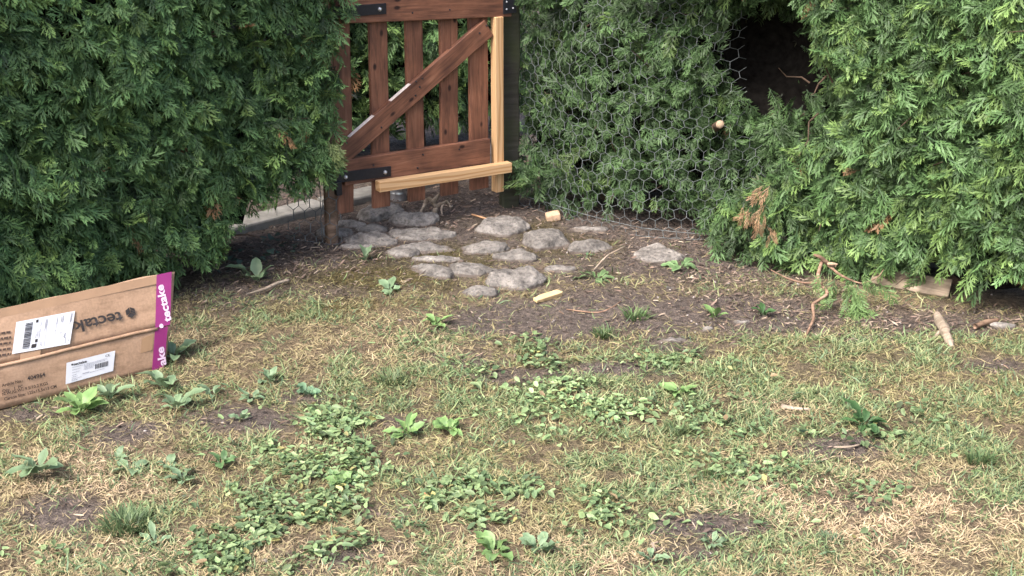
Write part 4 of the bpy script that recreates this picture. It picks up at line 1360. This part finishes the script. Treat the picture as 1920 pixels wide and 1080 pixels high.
# ------------------------------------------------------------------ weeds
def leaf_proto(L, W, seed, teeth=0.0, petiole=.22, arch=.35, nseg=7):
    """blade along +x with a folded midrib, rising then bending over"""
    r = random.Random(seed)
    V, F, T = [], [], []
    xs_ = np.linspace(0, 1, nseg + 1)
    for i, p in enumerate(xs_):
        if p < petiole: w_ = .07
        else:
            q = (p - petiole) / (1 - petiole)
            w_ = max(.04 if i < nseg else .01, math.sin(math.pi * min(1, q * .93 + .06)) ** .75)
        j = 1 + (teeth * r.uniform(-1, 1) if 0 < i < nseg else 0)
        z_ = L * arch * (p - 1.25 * p * p) + .004 * r.uniform(-1, 1)
        ww = w_ * W / 2
        fold = ww * .32
        wav = .12 * ww * math.sin(i * 2.1 + seed)
        V += [(p * L, -ww * j, z_ + fold + wav), (p * L, 0, z_), (p * L, ww * j, z_ + fold - wav)]
        T += [.75, .15, .75]
    for i in range(nseg):
        a = i * 3
        for k in (0, 1):
            F += [(a + k, a + 3 + k, a + 4 + k), (a + k, a + 4 + k, a + 1 + k)]
    return np.array(V), np.array(F), np.array(T)

def weed(name, cx, cy, wpx, nleaf, label, seed, base=(.075, .135, .045), tip=(.15, .24, .085), asp=.42, teeth=.1, elev=(10, 45), cat='weed', group='broad leaved weeds in the lawn', hang=0.0):
    r = random.Random(seed)
    c = gp(cx, cy); m_ = mpp(c); L0 = wpx * m_ * .62
    root = empty(name, (c.x, c.y, float(gh(c.x, c.y))))
    protos = []
    for k in range(3):
        L = L0 * (.8 + .2 * k)
        v, f, t_ = leaf_proto(L, L * asp, seed * 7 + k, teeth)
        jv = r.uniform(.85, 1.15)
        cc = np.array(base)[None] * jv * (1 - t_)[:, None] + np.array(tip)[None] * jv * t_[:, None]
        me = tri_mesh('leaf', v, f, cc, True); me.materials.append(M_LEAF); protos.append(me)
    for k in range(nleaf):
        o = bpy.data.objects.new('leaf', protos[r.randrange(3)])
        link(o, root)
        az = 2 * math.pi * k / nleaf + r.uniform(-.45, .45)
        o.rotation_euler = (R(r.uniform(-25, 25)), -R(r.uniform(*elev)), az)
        s_ = r.uniform(.6, 1.05); o.scale = (s_, s_, s_)
        o.location = (.004 * math.cos(az), .004 * math.sin(az), .002)
    tag(root, label, cat, group)
    return root
YG = dict(base=(.11, .19, .065), tip=(.20, .31, .11)); GG = dict(base=(.11, .17, .09), tip=(.20, .28, .16)); DG = dict(base=(.03, .07, .025), tip=(.07, .14, .05))
weed('broadleaf_weed', 76, 890, 118, 9, 'broad leaved weed alone in straw grass at the far left', 1, asp=.40, **GG)
weed('broadleaf_weed', 152, 778, 112, 13, 'largest leafy weed growing against the front of the carton', 2, asp=.40, elev=(8, 48), **YG)
weed('broadleaf_weed', 206, 752, 74, 7, 'upright leafy weed just right of the largest weed by the carton', 3, asp=.40, elev=(15, 55), **GG)
weed('broadleaf_weed', 309, 730, 80, 9, 'pale weed with rounded leaves right of the carton, upper of two', 4, asp=.46, elev=(25, 65), **GG)
weed('broadleaf_weed', 332, 768, 92, 7, 'pale weed with long leaves at the edge of a bare patch, lower of two', 5, asp=.46, **GG)
weed('broadleaf_weed', 326, 672, 72, 8, 'leafy weed tucked against the purple taped end of the carton', 6, asp=.40, elev=(20, 60), **GG)
weed('broadleaf_weed', 481, 524, 84, 6, 'grey green weed with wide leaves in the shade under the left hedge', 7, asp=.50, elev=(25, 60), **GG)
weed('broadleaf_weed', 398, 744, 54, 6, 'small weed between the carton weeds and the bare patch', 8, **GG)
weed('broadleaf_weed', 505, 718, 62, 9, 'leafy weed above the bare patch on the left', 9, elev=(15, 55), **GG)
weed('broadleaf_weed', 472, 752, 50, 8, 'low weed at the upper edge of the bare patch', 10, **GG)
weed('broadleaf_weed', 576, 741, 42, 12, 'compact crinkled blue green weed alone on bare soil', 11, asp=.6, teeth=.3, base=(.08, .15, .08), tip=(.19, .30, .18))
weed('broadleaf_weed', 452, 790, 44, 6, 'tiny weed in the middle of the bare patch', 12, **GG)
weed('broadleaf_weed', 219, 866, 44, 8, 'small weed below the bare patch left of centre', 13, **GG)
weed('broadleaf_weed', 246, 884, 54, 8, 'flat pale weed right of the far left weed', 14, asp=.5, elev=(2, 25), **GG)
weed('broadleaf_weed', 320, 880, 44, 7, 'small rounded weed above the cluster in the lower left lawn', 15, asp=.5, **GG)
weed('broadleaf_weed', 343, 904, 64, 10, 'weed cluster in the lower left lawn', 16, asp=.45, **GG)
weed('broadleaf_weed', 416, 872, 60, 10, 'dark low weed left of the big clover patch', 17, asp=.45, base=(.05, .10, .04), tip=(.12, .2, .08))
weed('broadleaf_weed', 290, 1018, 60, 9, 'narrow leaved weed near the bottom left grass clump', 18, asp=.3, elev=(15, 60), **GG)
weed('broadleaf_weed', 820, 610, 60, 9, 'green weed at the upper edge of the lawn below the foremost stone', 19, asp=.38, elev=(15, 60), **YG)
weed('broadleaf_weed', 842, 806, 76, 14, 'bright green leafy weed clump in the middle of the lawn', 20, asp=.45, elev=(10, 60), **YG)
weed('broadleaf_weed', 762, 812, 60, 11, 'bright green weed left of the leafy clump in mid lawn', 21, asp=.45, elev=(10, 60), **YG)
weed('broadleaf_weed', 1620, 800, 84, 11, 'dark green rosette weed in the right half of the lawn', 22, asp=.42, elev=(5, 45), **DG)
weed('broadleaf_weed', 1275, 738, 60, 9, 'bright green weed right of the brightest clover patch', 23, asp=.5, **YG)
weed('broadleaf_weed', 1340, 597, 54, 9, 'upright green weed on the soil left of the oval pebble', 24, asp=.36, elev=(25, 70), **YG)
weed('broadleaf_weed', 1430, 594, 44, 9, 'small green weed right of the oval pebble', 25, asp=.34, elev=(20, 60), **DG)
weed('broadleaf_weed', 685, 490, 44, 6, 'thin leaved weed beside the sunken stone at the stake', 26, asp=.3, elev=(15, 65), **GG)
weed('broadleaf_weed', 733, 546, 46, 9, 'small round leaved weed in the moss left of the foremost stone', 27, asp=.6, **GG)
weed('broadleaf_weed', 930, 1045, 76, 11, 'leafy weed near the bottom centre of the lawn', 28, asp=.5, **YG)
weed('broadleaf_weed', 1010, 1038, 74, 9, 'broad leaved weed right of the leafy weed at the bottom centre', 29, asp=.5, **GG)
weed('broadleaf_weed', 1335, 1020, 50, 9, 'small pale weed low in the right half of the lawn', 30, asp=.4, **GG)
weed('broadleaf_weed', 1222, 1052, 50, 9, 'pale weed at the bottom edge right of centre', 31, asp=.4, **GG)
weed('broadleaf_weed', 640, 905, 70, 9, 'rounded pale weed inside the left clover patches', 32, asp=.6, **YG)
weed('fallen_leaves', 1120, 522, 62, 9, 'cut green leaf sprigs dropped on the bare soil beneath the sunken brownish stone', 33, asp=.32, teeth=.3, elev=(0, 14), cat='leaves', group=None, base=(.07, .12, .05), tip=(.17, .25, .11))
weed('fallen_leaves', 1100, 480, 40, 4, 'few green leaves lying at the edge of the grey stone', 34, asp=.3, teeth=.3, elev=(0, 14), cat='leaves', group=None, base=(.05, .10, .05), tip=(.13, .22, .11))
weed('fallen_leaves', 1275, 500, 60, 10, 'pale green leaf sprigs lying in front of the lone grey stone', 35, asp=.34, teeth=.3, elev=(0, 18), cat='leaves', group=None, base=(.08, .14, .06), tip=(.19, .29, .13))

# ivy in the dark under the left hedge
ivy = empty('ivy', tuple(gp(440, 475)))
tag(ivy, 'dark ivy trailing over the ground under the left hedge', 'ivy')
def ivy_leaf(seed):
    r = random.Random(seed)
    out = []
    for a_, l_ in ((-150, .5), (-100, .75), (-55, .45), (0, 1.0), (55, .45), (100, .75), (150, .5)):
        out.append((math.cos(R(a_)) * l_, math.sin(R(a_)) * l_, r.uniform(-.08, .08)))
    V = np.array([(0, 0, .12)] + out); F = np.array([(0, k, k + 1) for k in range(1, 7)] + [(0, 7, 1)])
    return V, F, np.array([0.1] + [.8] * 7)
io = Vector(ivy.location); prs = []
for k in range(3):
    v, f, t_ = ivy_leaf(k); cc = np.array([.05, .075, .06])[None] * (1 - t_)[:, None] + np.array([.035, .06, .045])[None] * t_[:, None]
    me = tri_mesh('leaf', v, f, cc); me.materials.append(M_LEAF); prs.append(me)
ri = random.Random(8)
for k in range(46):
    px_ = ri.uniform(390, 560); py_ = 500 - (px_ - 390) * .32 + ri.uniform(-22, 22)
    p = gp(px_, py_, ri.uniform(.004, .04)); s_ = ri.uniform(.013, .024)
    o = bpy.data.objects.new('leaf', prs[k % 3]); link(o, ivy); o.location = p - io
    o.scale = (s_,) * 3; o.rotation_euler = (R(ri.uniform(-10, 45)), R(ri.uniform(-30, 30)), ri.uniform(0, 6.28))

# ------------------------------------------------------------------ ground cover, grass, litter
def in_stone(x, y):
    m_ = np.zeros(len(x), bool)
    for (cx, cy, w, h, rot, hz, lab, tl) in ST:
        c = gp(cx, cy + h * .12); k = mpp(c); th = math.atan2(CAM_H, c.y); a = w * k / 2; b = max((h * k - hz * .75) / (2 * math.sin(th)), .35 * a)
        dx, dy = x - c.x, y - c.y; ca, sa = math.cos(R(rot)), math.sin(R(rot))
        m_ |= ((dx * ca + dy * sa) / a) ** 2 + ((-dx * sa + dy * ca) / b) ** 2 < .85
    return m_
def rand_frame(n, elev_lo, elev_hi, roll, size):
    az = rng.uniform(0, 2 * math.pi, n); el = np.radians(rng.uniform(elev_lo, elev_hi, n)); ro = np.radians(rng.normal(0, roll, n))
    ax = np.stack([np.cos(az) * np.cos(el), np.sin(az) * np.cos(el), np.sin(el)], 1)
    sd = np.stack([-np.sin(az), np.cos(az), np.zeros(n)], 1)
    up = np.cross(ax, sd)
    sd2 = sd * np.cos(ro)[:, None] + up * np.sin(ro)[:, None]; up2 = np.cross(ax, sd2)
    return np.stack([ax, sd2, up2], 2) * size[:, None, None]
def blade(seed, width, bendv, nseg=2):
    r = random.Random(seed); V, F, T = [], [], []
    side = r.uniform(-.55, .55)
    for i in range(nseg + 1):
        p = i / nseg
        w_ = width * (1 - p ** 2.2) * .5
        z_ = bendv * (p - p * p * 1.15)
        y_ = side * p * p
        if i < nseg:
            V += [(p, y_ - w_, z_), (p, y_ + w_, z_)]; T += [p, p]
        else:
            V += [(p, y_, z_)]; T += [1.0]
    for i in range(nseg - 1):
        a = 2 * i; F += [(a, a + 2, a + 1), (a + 1, a + 2, a + 3)]
    a = 2 * (nseg - 1); F.append((a, a + 2, a + 1))
    return np.array(V), np.array(F), np.array(T)
BL_GREEN = [blade(i, .11, random.uniform(.05, .35)) for i in range(8)]
BL_DRY = [blade(50 + i, .10, random.uniform(-.05, .55)) for i in range(8)]

def lawn_points(n, y0=1.9, y1=4.6):
    y = y0 + (y1 - y0) * rng.random(n) ** 1.15
    x = rng.uniform(-1, 1, n) * (0.50 * y + .35)
    return x, y
def behind_hedge(x, y, margin=.10):
    a = (x - LH0[0]) * LN[0] + (y - LH0[1]) * LN[1] < -margin
    b = (x - RH0[0]) * RN[0] + (y - RH0[1]) * RN[1] < -margin
    return a | (b & (x > .7))

def col_mix(n, cols, jit=.16):
    c = np.array(cols)[rng.integers(0, len(cols), n)]
    return np.clip(c * (1 + rng.normal(0, jit, (n, 1))), .003, .9)

# dry thatch
x, y = lawn_points(900000)
d, m, g, s = zones(x, y)
pk = rng.random(len(x)) < np.clip((.30 + .65 * s) * (1 - .90 * d) * np.clip(.75 + .9 * fbm(x * 22, y * 22, 0, 71, 2), .08, 1.2), 0.0, 1)
pk &= ~in_stone(x, y) & ~behind_hedge(x, y) & (rng.random(len(x)) < .62)
x, y, s, d = x[pk], y[pk], s[pk], d[pk]
n = len(x)
sz = rng.uniform(.007, .027, n)
cl = np.stack([x, y, gh(x, y) + .001], 1)
b = col_mix(n, [(.42, .315, .195), (.52, .41, .275), (.32, .25, .155), (.37, .32, .18), (.47, .345, .23)])
stw = np.clip(blobs(x, y, STRAW) * 1.3 + .25 * fbm(x * 6, y * 6, 0, 73, 2) - .15, 0, 1)[:, None]
olive = col_mix(n, [(.27, .245, .115), (.34, .30, .15), (.21, .20, .09), (.36, .30, .17), (.25, .20, .105)])
b = b * stw * 1.05 + olive * 1.05 * (1 - stw)
wet = 1.0
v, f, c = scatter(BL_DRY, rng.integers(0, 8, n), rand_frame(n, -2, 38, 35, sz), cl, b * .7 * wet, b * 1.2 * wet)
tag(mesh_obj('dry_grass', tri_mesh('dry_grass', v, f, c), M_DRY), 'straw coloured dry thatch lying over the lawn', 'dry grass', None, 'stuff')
# living grass
x, y = lawn_points(640000)
d, m, g, s = zones(x, y)
clump = np.clip(.55 + 1.1 * fbm(x * 13, y * 13, 0, 88, 2), 0, 1.3)
pk = rng.random(len(x)) < np.clip((.10 + 1.0 * g) * clump * (1 - .95 * d), 0, 1)
pk &= ~in_stone(x, y) & ~behind_hedge(x, y)
x, y, g = x[pk], y[pk], g[pk]; n = len(x)
sz = rng.uniform(.008, .030, n) * (1 + .5 * (rng.random(n) < .12))
cl = np.stack([x, y, gh(x, y)], 1)
b = col_mix(n, [(.13, .19, .08), (.17, .22, .10), (.10, .155, .08), (.22, .26, .12), (.28, .29, .15)])
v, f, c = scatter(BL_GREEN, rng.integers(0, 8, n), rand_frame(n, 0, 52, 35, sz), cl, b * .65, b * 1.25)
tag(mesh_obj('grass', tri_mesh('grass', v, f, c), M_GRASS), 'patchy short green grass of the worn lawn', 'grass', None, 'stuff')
# countable tufts
def tuft(cx, cy, wpx, nb, label, seed, cols=((.06, .11, .04), (.09, .15, .05), (.12, .17, .07))):
    r2 = np.random.default_rng(seed); c_ = gp(cx, cy); m_ = mpp(c_); rad = wpx * m_ / 2
    ang = r2.uniform(0, 2 * math.pi, nb); q = np.sqrt(r2.random(nb)) * rad * .55
    P = np.stack([np.cos(ang) * q, np.sin(ang) * q, np.zeros(nb)], 1)
    az = ang + r2.normal(0, .5, nb); el = np.radians(r2.uniform(18, 80, nb)); szs = r2.uniform(.35, .8, nb) * min(rad, .055) * 1.0
    ax = np.stack([np.cos(az) * np.cos(el), np.sin(az) * np.cos(el), np.sin(el)], 1); sd = np.stack([-np.sin(az), np.cos(az), np.zeros(nb)], 1); up = np.cross(ax, sd)
    M = np.stack([ax, sd, up], 2) * szs[:, None, None]
    bc = np.array(cols)[r2.integers(0, len(cols), nb)] * (1 + r2.normal(0, .15, (nb, 1)))
    v, f, c = scatter(BL_GREEN, r2.integers(0, 8, nb), M, P, bc * .6, bc * 1.25)
    o = mesh_obj('grass_tuft', tri_mesh('grass_tuft', v, f, c), M_GRASS); o.location = (c_.x, c_.y, float(gh(c_.x, c_.y)))
    tag(o, label, 'grass tuft', 'separate grass tufts')
tuft(1130, 634, 62, 130, 'dark green grass tuft standing alone on the bare soil', 1)
tuft(1192, 601, 72, 110, 'wider grass tuft behind the lone dark tuft', 2)
tuft(240, 985, 150, 420, 'thick soft grass clump in the lower left lawn', 3, ((.10, .155, .07), (.14, .20, .09)))
tuft(1270, 810, 80, 120, 'tall thin grass tuft right of the brightest clover patch', 4, ((.13, .19, .08), (.2, .23, .11)))
tuft(1340, 890, 70, 120, 'grass tuft in the lower right of the middle lawn', 5, ((.09, .15, .06), (.14, .19, .08)))
tuft(1840, 870, 90, 140, 'grass tuft near the right edge of the lawn', 6, ((.09, .15, .06), (.14, .19, .08)))
tuft(735, 720, 90, 130, 'soft grass tuft left of the clover patches in mid lawn', 7, ((.11, .17, .07), (.16, .20, .09)))
tuft(1555, 1015, 60, 100, 'bluish grass tuft in the straw at the lower right', 8, ((.10, .16, .09), (.14, .2, .11)))

# clover-like ground cover
def round_leaf(seed):
    r = random.Random(seed); V = [(0, 0, 0)]; T = [.1]
    for k in range(9):
        a_ = 2 * math.pi * k / 9; e = 1 + .18 * math.cos(a_)
        pt = 1.3 if k == 0 else 1.0
        V.append((.5 + .5 * e * math.cos(a_) * pt, .31 * e * math.sin(a_) * r.uniform(.8, 1.2), .16 * abs(math.sin(a_)) - .14 * math.cos(a_) + r.uniform(-.07, .07))); T.append(.8)
    V[0] = (.5, 0, 0)
    return np.array(V), np.array([(0, k, k % 9 + 1) for k in range(1, 10)]), np.array(T)
RLEAF = [round_leaf(i) for i in range(6)]
PATCH = [(600, 820, 95, 42, 520, 1.15), (660, 800, 60, 26, 180, 1.1), (1110, 752, 112, 34, 620, 1.35), (1000, 672, 66, 24, 330, .85), (795, 668, 52, 16, 190, .95), (640, 890, 60, 40, 220, 1.1), (470, 938, 60, 22, 170, .85),
         (590, 960, 90, 40, 360, .95), (520, 1010, 120, 40, 520, .9), (440, 1055, 100, 26, 300, .95), (400, 990, 60, 16, 110, .85), (700, 1000, 46, 20, 110, .8), (870, 912, 50, 14, 110, 1.0), (770, 955, 70, 22, 230, 1.0), (900, 955, 90, 26, 300, 1.0),
         (1080, 965, 110, 28, 420, 1.05), (1010, 990, 60, 18, 150, .95), (950, 930, 50, 20, 110, .95), (1290, 682, 60, 16, 150, 1.0), (1230, 690, 40, 12, 60, 1.0), (1700, 825, 90, 26, 260, .75), (1380, 830, 110, 60, 330, 1.05), (1420, 870, 100, 40, 220, 1.0),
         (1750, 780, 60, 30, 90, .8), (1690, 920, 70, 24, 110, .9), (1320, 760, 120, 50, 200, 1.0), (880, 1000, 70, 14, 80, .9), (560, 880, 90, 40, 130, 1.0), (1240, 930, 60, 30, 60, .9), (1160, 790, 120, 30, 160, 1.2), (60, 1040, 60, 20, 60, 1.0), (900, 720, 90, 30, 90, .9), (1450, 1030, 200, 30, 70, .9), (480, 1040, 140, 30, 160, .9)]
P, SZ, K = [], [], []
for (cx, cy, rx, ry, nn, kk) in PATCH:
    cxw, cyw, a, b_, _ = ell(cx, cy, rx, ry)
    nn = int(nn * 1.35)
    q = np.clip(rng.normal(0, .72, (nn, 2)), -2.0, 2.0)
    xx, yy = cxw + q[:, 0] * a, cyw + q[:, 1] * b_
    keep = fbm(xx * 14, yy * 14, 0, 93, 2) > -.05
    xx, yy = xx[keep], yy[keep]
    P.append(np.stack([xx, yy, gh(xx, yy) + rng.uniform(.006, .019, len(xx))], 1)); SZ.append((.008 + .016 * rng.random(len(xx)) ** 1.5) * .95); K.append(np.full(len(xx), kk))
P = np.concatenate(P); SZ = np.concatenate(SZ); K = np.concatenate(K); n = len(P)
b = col_mix(n, [(.15, .215, .095), (.18, .25, .11), (.12, .185, .085), (.21, .28, .13)], .26) * K[:, None] * .9
old = rng.random(n) < .03
b[old] = col_mix(int(old.sum()), [(.26, .24, .09), (.22, .16, .09), (.30, .28, .12)], .2)
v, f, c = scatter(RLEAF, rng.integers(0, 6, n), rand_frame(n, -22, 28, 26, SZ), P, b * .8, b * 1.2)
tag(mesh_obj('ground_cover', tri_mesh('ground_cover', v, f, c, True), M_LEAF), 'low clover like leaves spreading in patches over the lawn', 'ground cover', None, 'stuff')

# litter of dead needles, bark and curled leaves on the bare soil
def chip(seed):
    r = random.Random(seed); w_ = r.uniform(.07, .17); c_ = r.uniform(-.2, .35)
    V, T = [], []
    for p in (0, .33, .66, 1):
        ww = w_ * (.5 + math.sin(math.pi * p)) * .5
        V += [(p, c_ * .6 * p * p - ww, c_ * (p - p * p)), (p, c_ * .6 * p * p + ww, c_ * (p - p * p) + .08)]; T += [p, p]
    F = []
    for i in range(3):
        a = 2 * i; F += [(a, a + 2, a + 1), (a + 1, a + 2, a + 3)]
    return np.array(V), np.array(F), np.array(T)
CHIP = [chip(i) for i in range(10)]
x, y = lawn_points(90000, 1.9, 5.5)
d, m, g, s = zones(x, y)
lit = blobs(x, y, [ell(560, 490, 170, 50), ell(1420, 540, 160, 60), ell(1700, 590, 260, 40), ell(850, 400, 160, 40), ell(1250, 450, 200, 30), ell(1330, 530, 100, 40, .9), ell(400, 560, 120, 30, .7), ell(950, 410, 120, 24, .8)])
pk = rng.random(len(x)) < np.clip(  .12 + 1.0 * lit, 0, 1) * np.clip(d * 1.2, .0, 1) 
pk &= ~in_stone(x, y)
x, y = x[pk], y[pk]; n = len(x)
b = col_mix(n, [(.11, .080, .064), (.15, .112, .088), (.08, .058, .048), (.19, .142, .112), (.12, .084, .062), (.16, .112, .09), (.26, .205, .155)], .2)
v, f, c = scatter(CHIP, rng.integers(0, 10, n), rand_frame(n, -8, 28, 35, rng.uniform(.005, .025, n)), np.stack([x, y, gh(x, y) + .003], 1), b * .85, b * 1.1)
tag(mesh_obj('leaf_litter', tri_mesh('leaf_litter', v, f, c), M_LITTER), 'brown litter of dead needles, bark and curled leaves at the hedge feet', 'litter', None, 'stuff')
# crumbs of soil and tiny stones
x, y = lawn_points(40000, 2.0, 5.3)
d, m, g, s = zones(x, y)
pk = (rng.random(len(x)) < .35 * d) & ~in_stone(x, y); x, y = x[pk], y[pk]; n = len(x)
oct_v = np.array([(1, 0, 0), (-1, 0, 0), (0, 1, 0), (0, -1, 0), (0, 0, .7), (0, 0, -.7)], float)
oct_f = np.array([(0, 2, 4), (2, 1, 4), (1, 3, 4), (3, 0, 4), (2, 0, 5), (1, 2, 5), (3, 1, 5), (0, 3, 5)])
CR = [(oct_v * np.array([1, .75, .7]) + np.random.default_rng(k).normal(0, .15, (6, 3)), oct_f, np.full(6, .5)) for k in range(5)]
b = col_mix(n, [(.07, .052, .045), (.09, .068, .058), (.06, .045, .04), (.11, .085, .07), (.05, .038, .034), (.24, .21, .19)], .2)
v, f, c = scatter(CR, rng.integers(0, 5, n), rand_frame(n, -30, 30, 40, rng.uniform(.0015, .006, n) * (1 + (rng.random(n) < .05))), np.stack([x, y, gh(x, y) + .001], 1), b, b)
tag(mesh_obj('soil_crumbs', tri_mesh('soil_crumbs', v, f, c, True), M_LITTER), 'crumbs of dark soil and grit on the bare ground', 'soil', None, 'stuff')
# moss fluff between the stones
x, y = lawn_points(160000, 3.5, 5.0)
d, m, g, s = zones(x, y)
pk = (rng.random(len(x)) < .9 * m) & ~in_stone(x, y) & ~behind_hedge(x, y, 0); x, y = x[pk], y[pk]; n = len(x)
b = col_mix(n, [(.085, .07, .018), (.11, .085, .026), (.07, .062, .018), (.14, .105, .04)], .2)
v, f, c = scatter(BL_DRY, rng.integers(0, 8, n), rand_frame(n, 5, 60, 30, rng.uniform(.006, .018, n)), np.stack([x, y, gh(x, y)], 1), b * .7, b * 1.3)
tag(mesh_obj('moss', tri_mesh('moss', v, f, c), M_GRASS), 'brownish green moss between and before the stones', 'moss', None, 'stuff')

# dead brown sprays and low fresh sprays on the right hedge
def loose_sprays(name, label, cat, spots, base, tip, seed, slim=1.0):
    r2 = np.random.default_rng(seed)
    o0 = Vector(at(*spots[0][:3])); root = empty(name, tuple(o0)); cache = {}
    for (px_, py_, Yd, nn, spread, ln, phi) in spots:
        for k in range(nn):
            p = at(px_ + r2.normal(0, spread), py_ + r2.normal(0, spread), Yd + r2.normal(0, .015))
            a_ = R(phi + r2.normal(0, 26)); L_ = ln * r2.uniform(.7, 1.15)
            ax = Vector((math.cos(a_), -.35 + r2.normal(0, .2), math.sin(a_))).normalized()
            nn_ = Vector((r2.normal(-.2, .3), -1, .5 + r2.normal(0, .3))); nn_ = (nn_ - ax * nn_.dot(ax)).normalized(); sd = nn_.cross(ax)
            ki = int(r2.integers(0, 12))
            if ki not in cache:
                v, f, t_ = SPRAY_HI[ki]; jv = r2.uniform(.85, 1.15)
                me = tri_mesh('spray', v, f, np.clip((np.array(base)[None] * (1 - t_)[:, None] + np.array(tip)[None] * t_[:, None]) * jv, 0, 1)); me.materials.append(M_SPRAY); cache[ki] = me
            o = bpy.data.objects.new('spray', cache[ki]); link(o, root)
            mt = Matrix((ax, sd, nn_)).transposed().to_4x4() @ Matrix.Diagonal((L_, L_ * slim, L_, 1)); mt.translation = p - o0
            o.matrix_basis = mt
    tag(root, label, cat)
loose_sprays('dead_conifer_twig', 'withered orange brown conifer twig at the left edge of the right hedge', 'twig',
             [(1440, 360, 4.22, 4, 9, .06, 200), (1420, 388, 4.2, 5, 12, .06, 225), (1430, 412, 4.18, 6, 12, .055, -95), (1438, 438, 4.18, 4, 9, .05, -75)], (.16, .10, .06), (.33, .205, .115), 5, .5)
loose_sprays('drooping_conifer_twig', 'fresh green conifer twig drooping to the ground beside the dead branch', 'twig',
             [(1585, 548, 3.9, 7, 16, .075, -90), (1600, 570, 3.88, 6, 12, .07, -85), (1560, 535, 3.92, 4, 12, .07, -110), (1615, 540, 3.92, 4, 14, .07, -60)], (.05, .09, .03), (.14, .22, .075), 6)
loose_sprays('conifer_sprig', 'yellow green conifer sprig hanging over the lower gate hinge', 'twig', [(622, 262, 4.47, 5, 9, .07, -70), (630, 285, 4.46, 5, 9, .06, -50)], (.06, .09, .03), (.18, .22, .085), 9)
